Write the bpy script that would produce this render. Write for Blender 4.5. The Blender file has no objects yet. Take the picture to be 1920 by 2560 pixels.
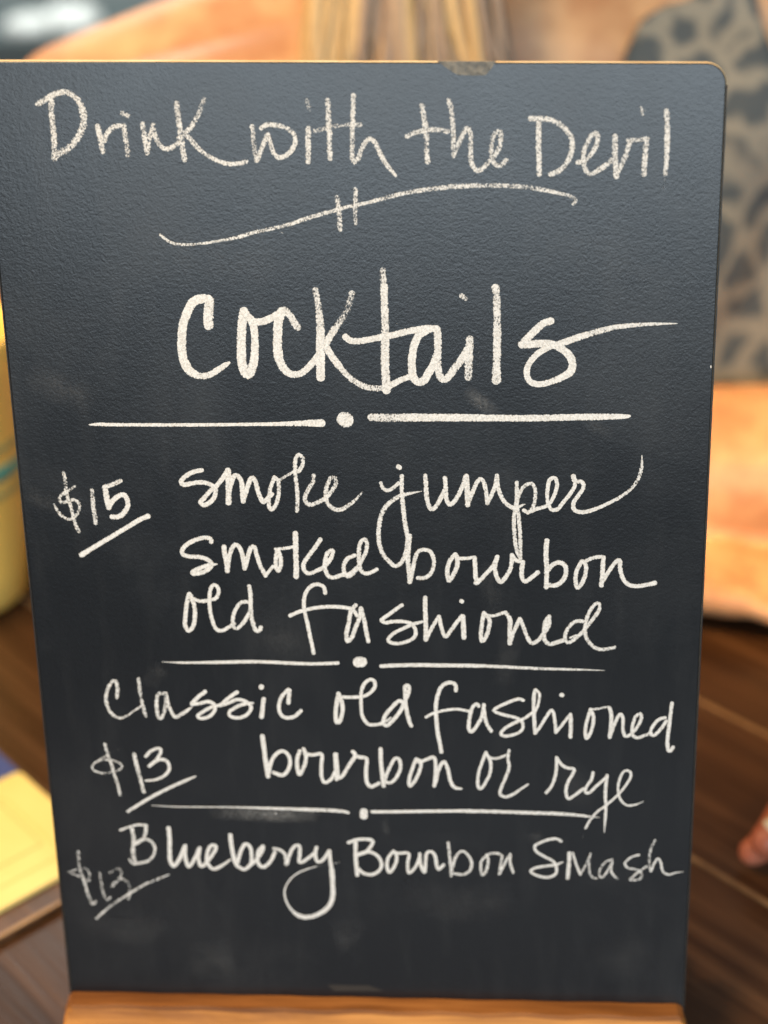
import bpy, bmesh, math, random
from mathutils import Vector, Matrix
R = math.radians
S = bpy.context.scene
# ------------------------------------------------------------------ camera
CAM = Vector((0.037557, -0.399593, 1.209327))
ROT = Matrix(((0.99830, -0.000578, 0.058289), (0.051719, 0.470071, -0.881112), (-0.026890, 0.882628, 0.469302)))
cd = bpy.data.cameras.new('camera'); cam = bpy.data.objects.new('camera', cd); S.collection.objects.link(cam)
cam.matrix_world = Matrix.Translation(CAM) @ ROT.to_4x4()
cd.sensor_fit = 'HORIZONTAL'; cd.sensor_width = 36.0; cd.lens = 3550/1920*36
cd.clip_start = .02; cd.clip_end = 100
cd.dof.use_dof = True; cd.dof.focus_distance = .482; cd.dof.aperture_fstop = 6.0
S.camera = cam
S.render.resolution_x = 768; S.render.resolution_y = 1024
# ------------------------------------------------------------------ world and lamps
w = bpy.data.worlds.new('World'); S.world = w; w.use_nodes = True
bg = w.node_tree.nodes['Background']; bg.inputs[0].default_value = (.80, .86, .95, 1); bg.inputs[1].default_value = .20
def area(name, loc, target, size, sizey, power, col):
    l = bpy.data.lights.new(name, 'AREA'); l.shape = 'RECTANGLE'; l.size = size; l.size_y = sizey
    l.energy = power; l.color = col
    o = bpy.data.objects.new(name, l); S.collection.objects.link(o); o.location = loc
    o.rotation_euler = (Vector(target) - Vector(loc)).to_track_quat('-Z', 'Y').to_euler()
    return o
area('window_light', (.4, -3.2, 2.0), (0, 0, 1.05), 3.6, 1.15, 103, (.77, .90, 1.0))
area('ceiling_lamp', (-.55, -.55, 2.0), (0, 0, .9), .35, .35, 15, (1.0, .74, .42))
area('warm_lamp', (-.75, .12, 1.75), (-.1, .42, .98), .30, .30, 10.5, (1.0, .56, .24))
pl = area('forearm_fill_light', (.62, -.05, 1.50), (.24, .38, .74), .16, .16, .42, (1.0, .54, .15)); pl.data.spread = R(30)  # added narrow warm fill aimed at the forearms, no visible fixture
area('back_fill_light', (-.6, 2.6, 2.7), (0, .4, .9), 1.6, 1.0, 20, (1.0, .93, .84))  # added light from behind, brightens the board's top edge
area('napkin_fill_light', (-.7, 2.0, 2.2), (-.8, 2.7, .7), .5, .5, 30, (.92, 1.0, .97))  # added fill that brightens the far napkins and wall, source unseen
S.view_settings.view_transform = 'Standard'; S.view_settings.look = 'None'
S.view_settings.exposure = 0.0; S.view_settings.gamma = 1.0
# ------------------------------------------------------------------ helpers
def srgb(r, g, b):
    f = lambda c: (c/255/12.92) if c/255 <= .04045 else ((c/255+.055)/1.055)**2.4
    return (f(r), f(g), f(b), 1)
def mat(name, col=(.5, .5, .5, 1), rough=.5, spec=.5, build=None):
    m = bpy.data.materials.new(name); m.use_nodes = True; nt = m.node_tree
    p = nt.nodes['Principled BSDF']; p.inputs['Base Color'].default_value = col
    p.inputs['Roughness'].default_value = rough; p.inputs['Specular IOR Level'].default_value = spec
    if build: build(nt, p)
    return m
def N(nt, t, **kw):
    n = nt.nodes.new(t)
    for k, v in kw.items():
        if k in n.inputs.keys(): n.inputs[k].default_value = v
        else: setattr(n, k, v)
    return n
def ramp(nt, stops, interp='LINEAR'):
    r = nt.nodes.new('ShaderNodeValToRGB'); cr = r.color_ramp; cr.interpolation = interp
    while len(cr.elements) < len(stops): cr.elements.new(.5)
    for e, (p, c) in zip(cr.elements, stops): e.position = p; e.color = c if len(c) == 4 else (*c, 1)
    return r
def coords(nt, scale=(1, 1, 1), rot=(0, 0, 0), kind='Object'):
    tc = nt.nodes.new('ShaderNodeTexCoord'); mp = nt.nodes.new('ShaderNodeMapping')
    mp.inputs['Scale'].default_value = scale; mp.inputs['Rotation'].default_value = rot
    nt.links.new(tc.outputs[kind], mp.inputs[0]); return mp.outputs[0]
def mathn(nt, op, a, b=None, c=None, clamp=False):
    n = nt.nodes.new('ShaderNodeMath'); n.operation = op; n.use_clamp = clamp
    for i, v in enumerate((a, b, c)):
        if v is None: continue
        if isinstance(v, (int, float)): n.inputs[i].default_value = v
        else: nt.links.new(v, n.inputs[i])
    return n.outputs[0]
def bump(nt, p, h, strength, dist):
    b = nt.nodes.new('ShaderNodeBump'); b.inputs['Strength'].default_value = strength; b.inputs['Distance'].default_value = dist
    nt.links.new(h, b.inputs['Height']); nt.links.new(b.outputs[0], p.inputs['Normal'])
def link(o, parent=None):
    S.collection.objects.link(o)
    if parent: o.parent = parent
    return o
def empty(name, loc=(0, 0, 0), rot=(0, 0, 0)):
    o = bpy.data.objects.new(name, None); o.location = loc; o.rotation_euler = rot; o.empty_display_size = .02
    return link(o)
def tag(o, label=None, cat=None, group=None, kind=None):
    if label: o['label'] = label
    if cat: o['category'] = cat
    if group: o['group'] = group
    if kind: o['kind'] = kind
    return o
def mesh_obj(name, vs, fs, m, parent=None, smooth=False):
    me = bpy.data.meshes.new(name); me.from_pydata([tuple(v) for v in vs], [], fs); me.materials.append(m)
    if smooth: me.polygons.foreach_set('use_smooth', [True]*len(me.polygons))
    me.update(); return link(bpy.data.objects.new(name, me), parent)
def bm_obj(name, bm, m, parent=None, smooth=False):
    me = bpy.data.meshes.new(name); bm.to_mesh(me); bm.free(); me.materials.append(m)
    if smooth: me.polygons.foreach_set('use_smooth', [True]*len(me.polygons))
    return link(bpy.data.objects.new(name, me), parent)
def prism(name, pts, z0, z1, m, parent=None, bev=0, seg=2, smooth=False):
    """outline pts (x,y) extruded z0..z1, edges bevelled"""
    bm = bmesh.new(); v0 = [bm.verts.new((x, y, z0)) for x, y in pts]; v1 = [bm.verts.new((x, y, z1)) for x, y in pts]
    bm.faces.new(v0[::-1]); bm.faces.new(v1); n = len(pts)
    for i in range(n): bm.faces.new((v0[i], v0[(i+1) % n], v1[(i+1) % n], v1[i]))
    if bev:
        es = [e for e in bm.edges if abs(e.verts[0].co.z-e.verts[1].co.z) < 1e-9]
        bmesh.ops.bevel(bm, geom=es, offset=bev, segments=seg, affect='EDGES', profile=.5)
    bmesh.ops.recalc_face_normals(bm, faces=bm.faces[:])
    return bm_obj(name, bm, m, parent, smooth)
def lathe(name, prof, m, parent=None, seg=48):
    vs, fs = [], []
    for r, z in prof:
        for k in range(seg): a = 2*math.pi*k/seg; vs.append((r*math.cos(a), r*math.sin(a), z))
    for i in range(len(prof)-1):
        for k in range(seg): k2 = (k+1) % seg; fs.append((i*seg+k, i*seg+k2, (i+1)*seg+k2, (i+1)*seg+k))
    return mesh_obj(name, vs, fs, m, parent, True)
def rrect(x0, x1, y0, y1, r, n=6):
    out = []
    for cx, cy, a0 in ((x1-r, y1-r, 0), (x0+r, y1-r, 90), (x0+r, y0+r, 180), (x1-r, y0+r, 270)):
        for k in range(n+1): a = R(a0+90*k/n); out.append((cx+r*math.cos(a), cy+r*math.sin(a)))
    return out

# ------------------------------------------------------------------ materials
GX = (1/1.0,)
def b_board(nt, p):
    v = coords(nt)
    n1 = N(nt, 'ShaderNodeTexNoise', Scale=1300., Detail=3., Roughness=.55); nt.links.new(v, n1.inputs['Vector'])
    vo = N(nt, 'ShaderNodeTexNoise', Scale=620., Detail=1.5, Roughness=.5, Distortion=.6); nt.links.new(v, vo.inputs['Vector'])
    h = mathn(nt, 'ADD', n1.outputs['Fac'], vo.outputs['Fac'])
    bump(nt, p, h, .12, .0004)
    # old chalk dust: big soft clouds and smears
    n2 = N(nt, 'ShaderNodeTexNoise', Scale=13., Detail=5., Roughness=.6, Distortion=.8); nt.links.new(v, n2.inputs['Vector'])
    v3 = coords(nt, (90, 16, 1), (0, 0, .35))
    n3 = N(nt, 'ShaderNodeTexNoise', Scale=1., Detail=4., Roughness=.65); nt.links.new(v3, n3.inputs['Vector'])
    r2 = ramp(nt, [(.50, (0, 0, 0)), (.78, (1, 1, 1))]); nt.links.new(n2.outputs['Fac'], r2.inputs[0])
    r3 = ramp(nt, [(.50, (0, 0, 0)), (.80, (1, 1, 1))]); nt.links.new(n3.outputs['Fac'], r3.inputs[0])
    s = mathn(nt, 'MULTIPLY_ADD', r2.outputs[0], .7, mathn(nt, 'MULTIPLY', r3.outputs[0], .5))
    # dust sits on the tips of the pebbled paint
    n4 = N(nt, 'ShaderNodeTexNoise', Scale=600., Detail=2.); nt.links.new(v, n4.inputs['Vector'])
    t = mathn(nt, 'MULTIPLY', s, mathn(nt, 'MULTIPLY_ADD', n4.outputs['Fac'], 1.2, .3))
    mx = N(nt, 'ShaderNodeMixRGB'); mx.inputs[1].default_value = (.0055, .0064, .0078, 1); mx.inputs[2].default_value = (.022, .023, .024, 1)
    nt.links.new(t, mx.inputs[0]); nt.links.new(mx.outputs[0], p.inputs['Base Color'])
    rr = mathn(nt, 'MULTIPLY_ADD', n2.outputs['Fac'], .12, .235); nt.links.new(rr, p.inputs['Roughness'])
M_board = mat('blackboard_paint', rough=.3, spec=.50, build=b_board)
def b_core(nt, p):
    v = coords(nt, (60, 60, 900)); n = N(nt, 'ShaderNodeTexNoise', Scale=1., Detail=3.); nt.links.new(v, n.inputs['Vector'])
    r = ramp(nt, [(.3, srgb(214, 180, 130)), (.7, srgb(244, 222, 182))]); nt.links.new(n.outputs['Fac'], r.inputs[0]); nt.links.new(r.outputs[0], p.inputs['Base Color'])
M_core = mat('bare_wood_edge', rough=.55, build=b_core)
def chalk_mat():
    m = bpy.data.materials.new('chalk'); m.use_nodes = True; nt = m.node_tree; p = nt.nodes['Principled BSDF']
    out = nt.nodes['Material Output']; p.inputs['Roughness'].default_value = .9; p.inputs['Specular IOR Level'].default_value = .15
    den = N(nt, 'ShaderNodeAttribute', attribute_name='chalk_amount').outputs['Fac']
    edg = mathn(nt, 'ABSOLUTE', N(nt, 'ShaderNodeAttribute', attribute_name='stroke_side').outputs['Fac'])
    v = coords(nt)
    n1 = N(nt, 'ShaderNodeTexNoise', Scale=1700., Detail=2., Roughness=.6, Distortion=.5); nt.links.new(v, n1.inputs['Vector'])
    v2 = coords(nt, (3400, 1200, 900), (0, 0, .10)); n2 = N(nt, 'ShaderNodeTexNoise', Scale=1., Detail=1.5); nt.links.new(v2, n2.inputs['Vector'])
    n3 = N(nt, 'ShaderNodeTexNoise', Scale=160., Detail=2.); nt.links.new(v, n3.inputs['Vector'])
    g = mathn(nt, 'MULTIPLY_ADD', n2.outputs['Fac'], .5, mathn(nt, 'MULTIPLY', n1.outputs['Fac'], .5))
    g = mathn(nt, 'MULTIPLY_ADD', mathn(nt, 'SUBTRACT', n3.outputs['Fac'], .5), .26, g)     # pressure varies along the stroke
    e4 = mathn(nt, 'POWER', edg, 5.)
    t = mathn(nt, 'MULTIPLY_ADD', den, .435, g)                     # .5 + ..
    t = mathn(nt, 'MULTIPLY_ADD', e4, -.30, t)
    a = mathn(nt, 'MULTIPLY', mathn(nt, 'SUBTRACT', t, .612), 8., clamp=True)
    a = mathn(nt, 'MULTIPLY', a, mathn(nt, 'MULTIPLY_ADD', den, .18, .80), clamp=True)
    c = ramp(nt, [(.38, (.60, .58, .54)), (.60, (.84, .825, .79))]); nt.links.new(n1.outputs['Fac'], c.inputs[0]); nt.links.new(c.outputs[0], p.inputs['Base Color'])
    b = nt.nodes.new('ShaderNodeBump'); b.inputs['Strength'].default_value = .35; b.inputs['Distance'].default_value = .0006; nt.links.new(g, b.inputs['Height']); nt.links.new(b.outputs[0], p.inputs['Normal'])
    tr = nt.nodes.new('ShaderNodeBsdfTransparent'); mx = nt.nodes.new('ShaderNodeMixShader')
    nt.links.new(a, mx.inputs[0]); nt.links.new(tr.outputs[0], mx.inputs[1]); nt.links.new(p.outputs[0], mx.inputs[2]); nt.links.new(mx.outputs[0], out.inputs[0])
    return m
M_chalk = chalk_mat()
def dust_mat():
    m = bpy.data.materials.new('chalk_dust'); m.use_nodes = True; nt = m.node_tree; p = nt.nodes['Principled BSDF']
    out = nt.nodes['Material Output']; p.inputs['Roughness'].default_value = .9; p.inputs['Specular IOR Level'].default_value = .1; p.inputs['Base Color'].default_value = (.74, .72, .68, 1)
    den = N(nt, 'ShaderNodeAttribute', attribute_name='chalk_amount').outputs['Fac']; e = N(nt, 'ShaderNodeAttribute', attribute_name='stroke_side').outputs['Fac']
    f = mathn(nt, 'SUBTRACT', 1., mathn(nt, 'POWER', mathn(nt, 'ABSOLUTE', e), 1.3))
    v = coords(nt); n1 = N(nt, 'ShaderNodeTexNoise', Scale=900., Detail=2.); nt.links.new(v, n1.inputs['Vector'])
    n2 = N(nt, 'ShaderNodeTexNoise', Scale=150., Detail=3.); nt.links.new(v, n2.inputs['Vector'])
    q = mathn(nt, 'MULTIPLY', mathn(nt, 'MULTIPLY_ADD', n1.outputs['Fac'], 2.6, -.5, clamp=False), mathn(nt, 'MULTIPLY_ADD', n2.outputs['Fac'], 2.4, -.5))
    a = mathn(nt, 'MULTIPLY', mathn(nt, 'MULTIPLY', den, f), q, clamp=True)
    tr = nt.nodes.new('ShaderNodeBsdfTransparent'); mx = nt.nodes.new('ShaderNodeMixShader')
    nt.links.new(a, mx.inputs[0]); nt.links.new(tr.outputs[0], mx.inputs[1]); nt.links.new(p.outputs[0], mx.inputs[2]); nt.links.new(mx.outputs[0], out.inputs[0])
    return m
M_dust = dust_mat()
def wood(name, c0, c1, c2, scale=(9, 160, 60), rough=.35, spec=.5, rot=(0, 0, 0), bmp=.15):
    def b(nt, p):
        v = coords(nt, scale, rot); n = N(nt, 'ShaderNodeTexNoise', Scale=1., Detail=6., Roughness=.6, Distortion=.9); nt.links.new(v, n.inputs['Vector'])
        v2 = coords(nt, tuple(s*.22 for s in scale), rot); n2 = N(nt, 'ShaderNodeTexNoise', Scale=1., Detail=3., Distortion=1.5); nt.links.new(v2, n2.inputs['Vector'])
        t = mathn(nt, 'MULTIPLY_ADD', n2.outputs['Fac'], .5, mathn(nt, 'MULTIPLY', n.outputs['Fac'], .5))
        oi = nt.nodes.new('ShaderNodeObjectInfo'); t = mathn(nt, 'MULTIPLY_ADD', mathn(nt, 'SUBTRACT', oi.outputs['Random'], .5), .10, t)
        r = ramp(nt, [(.34, c0), (.5, c1), (.66, c2)]); nt.links.new(t, r.inputs[0]); nt.links.new(r.outputs[0], p.inputs['Base Color'])
        nt.links.new(mathn(nt, 'MULTIPLY_ADD', n.outputs['Fac'], .25, rough-.12), p.inputs['Roughness'])
        bump(nt, p, n.outputs['Fac'], bmp, .0015)
    return mat(name, rough=rough, spec=spec, build=b)
M_table = wood('dark_varnished_wood', (.030, .014, .0068), (.060, .029, .0135), (.115, .060, .029), scale=(5, 150, 60), rough=.30, spec=.25)
M_stand = wood('stand_wood', (.22, .080, .016), (.52, .225, .050), (.70, .36, .11), scale=(9, 150, 150), spec=.25, rough=.55)
def b_skin(nt, p):
    v = coords(nt); n = N(nt, 'ShaderNodeTexNoise', Scale=22., Detail=4., Roughness=.6); nt.links.new(v, n.inputs['Vector'])
    r = ramp(nt, [(.38, (.49, .245, .115)), (.62, (.72, .43, .22))]); nt.links.new(n.outputs['Fac'], r.inputs[0]); nt.links.new(r.outputs[0], p.inputs['Base Color'])
    p.inputs['Subsurface Weight'].default_value = .12; p.inputs['Subsurface Radius'].default_value = (.02, .008, .004); p.inputs['Subsurface Scale'].default_value = .5
    n2 = N(nt, 'ShaderNodeTexNoise', Scale=260., Detail=2.); nt.links.new(v, n2.inputs['Vector']); bump(nt, p, n2.outputs['Fac'], .15, .001)
M_skin = mat('skin', rough=.48, build=b_skin)
def b_skin2(nt, p):
    v = coords(nt); n = N(nt, 'ShaderNodeTexNoise', Scale=70., Detail=4., Roughness=.6); nt.links.new(v, n.inputs['Vector'])
    r = ramp(nt, [(.35, (.32, .095, .050)), (.65, (.44, .155, .090))]); nt.links.new(n.outputs['Fac'], r.inputs[0]); nt.links.new(r.outputs[0], p.inputs['Base Color'])
    p.inputs['Subsurface Weight'].default_value = .12; p.inputs['Subsurface Radius'].default_value = (.01, .004, .002); p.inputs['Subsurface Scale'].default_value = .5
M_skin2 = mat('reddish_skin', rough=.45, build=b_skin2)
def b_leopard(nt, p):
    v = coords(nt, (34, 34, 28)); nz = N(nt, 'ShaderNodeTexNoise', Scale=1.3, Detail=2.); nt.links.new(v, nz.inputs['Vector'])
    ad = N(nt, 'ShaderNodeMixRGB', blend_type='ADD'); ad.inputs[0].default_value = .8; nt.links.new(v, ad.inputs[1]); nt.links.new(nz.outputs['Color'], ad.inputs[2])
    vo = N(nt, 'ShaderNodeTexVoronoi', feature='DISTANCE_TO_EDGE', Scale=1.); nt.links.new(ad.outputs[0], vo.inputs['Vector'])
    f1 = N(nt, 'ShaderNodeTexVoronoi', feature='F1', Scale=1.); nt.links.new(ad.outputs[0], f1.inputs['Vector'])
    r = ramp(nt, [(.06, (.250, .245, .210)), (.20, (.080, .098, .110))]); nt.links.new(vo.outputs['Distance'], r.inputs[0])
    c = ramp(nt, [(.05, (.13, .135, .125)), (.25, (.072, .090, .104))]); nt.links.new(f1.outputs['Distance'], c.inputs[0])
    mx = N(nt, 'ShaderNodeMixRGB', blend_type='LIGHTEN'); mx.inputs[0].default_value = 1; nt.links.new(r.outputs[0], mx.inputs[1]); nt.links.new(c.outputs[0], mx.inputs[2])
    nt.links.new(mx.outputs[0], p.inputs['Base Color'])
M_leopard = mat('leopard_print_fabric', rough=.85, spec=.2, build=b_leopard)
def hairm(name, c):
    def b(nt, p):
        v = coords(nt, (600, 600, 14)); n = N(nt, 'ShaderNodeTexNoise', Scale=1., Detail=2.); nt.links.new(v, n.inputs['Vector'])
        r = ramp(nt, [(.3, tuple(x*.78 for x in c)), (.7, c)]); nt.links.new(n.outputs['Fac'], r.inputs[0]); nt.links.new(r.outputs[0], p.inputs['Base Color'])
    return mat(name, rough=.45, spec=.4, build=b)
M_hair = [hairm('blonde_hair', (.56, .39, .18)), hairm('light_brown_hair', (.38, .275, .175)), hairm('ash_brown_hair', (.29, .215, .155))]

# ------------------------------------------------------------------ floor and wall (setting)
def b_floor(nt, p):
    v = coords(nt); n = N(nt, 'ShaderNodeTexNoise', Scale=6., Detail=5.); nt.links.new(v, n.inputs['Vector'])
    r = ramp(nt, [(.3, (.07, .065, .06)), (.7, (.13, .12, .11))]); nt.links.new(n.outputs['Fac'], r.inputs[0]); nt.links.new(r.outputs[0], p.inputs['Base Color'])
tag(mesh_obj('floor', [(-4, -4, 0), (4, -4, 0), (4, 3.4, 0), (-4, 3.4, 0)], [(0, 1, 2, 3)], mat('grey_floor', rough=.6, build=b_floor)), kind='structure')
def b_wall(nt, p):
    v = coords(nt); n = N(nt, 'ShaderNodeTexNoise', Scale=3., Detail=6.); nt.links.new(v, n.inputs['Vector'])
    r = ramp(nt, [(.3, (.22, .26, .26)), (.7, (.30, .34, .34))]); nt.links.new(n.outputs['Fac'], r.inputs[0]); nt.links.new(r.outputs[0], p.inputs['Base Color'])
prism('wall', [(-4, 3.4), (4, 3.4), (4, 3.5), (-4, 3.5)], 0.0, 2.3, mat('slate_wall', rough=.7, build=b_wall)); tag(bpy.data.objects['wall'], kind='structure')

# ------------------------------------------------------------------ table: round top of diagonal planks
TZ = .75; TR_ = .56; TC = Vector((0, -.03))
tb = empty('table', (TC.x, TC.y, 0)); tag(tb, 'round dark varnished wooden table top of diagonal planks', 'table')
ANG = R(-44.5)
def plank_mesh(w0, w1):
    pts = []; r = TR_
    n = 14
    l0 = math.sqrt(max(r*r-w0*w0, 1e-5)); l1 = math.sqrt(max(r*r-w1*w1, 1e-5))
    a0 = math.atan2(w0, l0); a1 = math.atan2(w1, l1)
    for k in range(n+1): a = a0+(a1-a0)*k/n; pts.append((r*math.cos(a), r*math.sin(a)))
    for k in range(n+1): a = math.pi-a1+(a1-a0)*k/n; pts.append((r*math.cos(a), r*math.sin(a)))
    return pts
# seam positions measured across the planks
def across(x, y): v = Vector((x-TC.x, y-TC.y)); return -math.sin(ANG)*v.x + math.cos(ANG)*v.y
seamR = across(.155, .1065); seamL = across(-.158, .0262)
pw = .1045
k0 = math.floor((-TR_-seamR)/pw)
edges = [seamR+pw*k for k in range(k0+1, 20) if -TR_ < seamR+pw*k < TR_]
edges = [-TR_+.0005]+edges+[TR_-.0005]
for i in range(len(edges)-1):
    if edges[i+1]-edges[i] < .01: continue
    g = .0011
    o = prism('plank', plank_mesh(edges[i]+g, edges[i+1]-g), TZ-.028, TZ-.0002*(i % 3), M_table, tb, bev=.0016, seg=3)
    o.rotation_euler.z = ANG
def b_edge_glint(nt, p):
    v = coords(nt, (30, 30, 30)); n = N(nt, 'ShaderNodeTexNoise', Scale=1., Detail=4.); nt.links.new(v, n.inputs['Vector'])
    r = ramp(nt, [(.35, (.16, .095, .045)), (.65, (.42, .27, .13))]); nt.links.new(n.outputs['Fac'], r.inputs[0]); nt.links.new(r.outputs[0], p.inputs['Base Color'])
M_edge_glint = mat('worn_edge_glint', rough=.4, build=b_edge_glint)
for e in edges[1:-1]:  # worn seam edges catching light, painted as thin pale strips
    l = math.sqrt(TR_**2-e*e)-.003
    o = prism('seam_glint', [(-l, e-.00105), (l, e-.00105), (l, e+.00105), (-l, e+.00105)], TZ-.01, TZ+.0002, M_edge_glint, tb); o.rotation_euler.z = ANG
lathe('apron', [(.50, .722), (.50, .66), (.47, .66), (.47, .7215)], M_table, tb)
lathe('pedestal', [(.045, .7215), (.05, .66), (.035, .4), (.045, .12), (.24, .06), (.26, .03), (.26, .004)], M_table, tb)

# ------------------------------------------------------------------ stand
ZL = .782
st = empty('sign_stand', (0, 0, TZ)); tag(st, 'orange-brown wooden block stand gripping the bottom of the chalkboard', 'sign stand')
def stand_front():
    # cross-section (y, z) from the slot forwards, swept along x with rounded ends
    prof = [(.0005, .014), (.0005, .0312), (-.0006, .032), (-.0066, .0317), (-.0078, .0305), (-.0105, .0262), (-.0300, .0010), (-.0300, .0004), (.0005, .0004)]
    L, Rr = -.1195, .1210
    bm = bmesh.new(); rows = []
    n = 40; rc = .0030
    for k in range(n+1):
        if k <= 6: a = k/6*math.pi/2; x = L+rc*(1-math.sin(a)); x = L+rc*(1-math.cos(a)); dz = -rc*(1-math.sin(a))
        elif k >= n-6: a = (n-k)/6*math.pi/2; x = Rr-rc*(1-math.cos(a)); dz = -rc*(1-math.sin(a))
        else: x = L+rc+(Rr-L-2*rc)*(k-6)/(n-12); dz = 0
        row = []
        for (y, z) in prof:
            zz = z+(dz if z > .02 else 0)
            wob = .00035*math.sin(k*1.7+z*400) if z > .02 else 0
            flare = (x-.001)/.12*.0034*max(0, (.031-z)/.03)*2
            row.append(bm.verts.new((x+flare, y+(wob if y < -.003 else 0)+(-dz*.35 if y < -.003 else 0), zz+wob*.5)))
        rows.append(row)
    m = len(prof)
    for a, b in zip(rows, rows[1:]):
        for j in range(m): bm.faces.new((a[j], a[(j+1) % m], b[(j+1) % m], b[j]))
    bm.faces.new(rows[0]); bm.faces.new(rows[-1][::-1])
    bmesh.ops.recalc_face_normals(bm, faces=bm.faces[:])
    return bm
rail = bm_obj('front_rail', stand_front(), M_stand, st)
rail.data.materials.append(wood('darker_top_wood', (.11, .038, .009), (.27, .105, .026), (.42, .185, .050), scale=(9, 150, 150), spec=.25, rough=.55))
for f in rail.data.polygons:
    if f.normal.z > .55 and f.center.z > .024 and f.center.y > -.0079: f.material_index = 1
prism('base_block', rrect(-.1195, .1215, .0010, .060, .004), .0004, .0140, M_stand, st, bev=.001)
prism('back_rail', [(-.1187, .0085), (.1208, .0085), (.1208, .045), (-.1187, .045)], .0142, .031, M_stand, st, bev=.002)

# ------------------------------------------------------------------ chalkboard
BY = Vector((0, .1858025, .9825871)); BN = Vector((0, -.9825871, .1858025)); BX = Vector((1, 0, 0))
bd = empty('chalkboard', (0, 0, ZL)); bd.matrix_world = Matrix.Translation((0, 0, ZL)) @ Matrix((BX, BY, BN)).transposed().to_4x4()
tag(bd, 'black chalkboard menu sign of handwritten cocktails, leaning back in a wooden stand', 'chalkboard sign')
TH = .0045
def board_outline(ins=0):
    TL = Vector((-.1200, .3509)); TRr = Vector((.1193, .3462)); BR = Vector((.1215, -.013)); BL = Vector((-.1190, -.013))
    P = [BL, BR, TRr, TL]; rad = [.001, .001, .0068, .0068]; out = []
    for i in range(4):
        p = P[i]; a = (P[i-1]-p).normalized(); b = (P[(i+1) % 4]-p).normalized(); r = rad[i]
        p = p + (a+b)*ins
        r = max(r-ins, .0005); c = p+(a+b)*r
        n = 8
        for k in range(n+1):
            t = k/n*math.pi/2; out.append(c - b*r*math.cos(t) - a*r*math.sin(t))
    return out
def board_core():
    bm = bmesh.new(); o0 = board_outline(0); o1 = board_outline(.0006)
    rings = [[bm.verts.new((p.x, p.y, z)) for p in o] for o, z in ((o1, -TH), (o0, -TH+.0006), (o0, -.0009), (o1, -.0001))]
    n = len(o0)
    for a, b in zip(rings, rings[1:]):
        for j in range(n): bm.faces.new((a[j], a[(j+1) % n], b[(j+1) % n], b[j]))
    bm.faces.new(rings[0][::-1]); bm.faces.new(rings[-1]); bmesh.ops.recalc_face_normals(bm, faces=bm.faces[:])
    return bm
bm_obj('wood_core', board_core(), M_core, bd)
def board_face():
    bm = bmesh.new(); o = board_outline(.00045); n = len(o)
    a = [bm.verts.new((p.x, p.y, -.00005)) for p in o]; o2 = board_outline(.0008); b = [bm.verts.new((p.x, p.y, .0001)) for p in o2]
    for j in range(n): bm.faces.new((a[j], a[(j+1) % n], b[(j+1) % n], b[j]))
    bm.faces.new(b); bmesh.ops.recalc_face_normals(bm, faces=bm.faces[:])
    return bm
bm_obj('writing_surface', board_face(), M_board, bd)
# painted sides
def b_side(nt, p): pass
M_side = mat('black_edge_paint', (.012, .012, .013, 1), .6)
def side_strip(i0, i1):
    o0 = board_outline(-.00008); pts = o0[i0:i1]; vs = []; fs = []
    for p in pts: vs += [(p.x, p.y, -.0002), (p.x, p.y, -TH+.0003)]
    for k in range(len(pts)-1): fs.append((2*k, 2*k+1, 2*k+3, 2*k+2))
    return vs, fs
for a, b in ((9+7, 9+12), (27+5, 36)):
    pass
# black paint wraps both long sides (right: BR end .. start of the top right arc; left: end of top left arc .. BL)
def wrap(x0, y0, x1, y1, sgn):
    d = .00012*sgn
    vs = [(x0+d, y0, .0000), (x0+d, y0, -TH), (x1+d, y1, -TH), (x1+d, y1, .0000), (x0-d*2, y0, .0), (x0-d*2, y0, -TH), (x1-d*2, y1, -TH), (x1-d*2, y1, .0)]
    fs = [(0, 1, 2, 3), (4, 7, 6, 5), (0, 3, 7, 4), (1, 5, 6, 2), (0, 4, 5, 1), (3, 2, 6, 7)]
    return vs, fs
for nm, w_ in (('side_paint', wrap(.1214, -.012, .11935, .3392, 1)), ('side_paint', wrap(-.11905, -.012, -.1199, .3435, -1))):
    mesh_obj(nm, w_[0], w_[1], M_side, bd)

# worn patch at the top edge, scrap of old tape at the bottom, chip on the right edge
def b_worn(nt, p):
    v = coords(nt); n = N(nt, 'ShaderNodeTexNoise', Scale=420., Detail=4.); nt.links.new(v, n.inputs['Vector'])
    r = ramp(nt, [(.35, srgb(88, 86, 80)), (.68, srgb(124, 118, 106))]); nt.links.new(n.outputs['Fac'], r.inputs[0]); nt.links.new(r.outputs[0], p.inputs['Base Color'])
    bump(nt, p, n.outputs['Fac'], .6, .001)
M_worn = mat('worn_patch', rough=.6, build=b_worn)
def patch(name, pts, z, m, label):
    n = len(pts); o = mesh_obj(name, [(x, y, z) for x, y in pts]+[(x, y, -.0001) for x, y in pts], [tuple(range(n))]+[(k, k+n, (k+1) % n+n, (k+1) % n) for k in range(n)], m, bd); o['label'] = label
patch('worn_patch', [(0.02795, 0.34795), (0.02934, 0.34702), (0.03212, 0.34504), (0.0344, 0.34367), (0.03909, 0.34335), (0.04339, 0.3434), (0.04515, 0.34531), (0.04665, 0.34757)], .00014, M_worn, 'pale worn patch at the top edge')
patch('tape_scrap', [(-0.01403, 0.00228), (-0.01647, 0.00497), (-0.01615, 0.00516), (-0.00707, 0.00501), (-0.00206, 0.00512), (-0.00112, 0.00533), (0.00539, 0.00274)], .00016, mat('old_tape', (.030, .026, .021, 1), .4), 'scrap of old clear tape at the bottom')
patch('chip', [(0.11855, 0.24955), (0.11887, 0.24968), (0.11898, 0.24887), (0.11866, 0.24873)], .00022, mat('chip_white', (.8, .76, .7, 1), .6), 'tiny white chip on the right edge')


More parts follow.
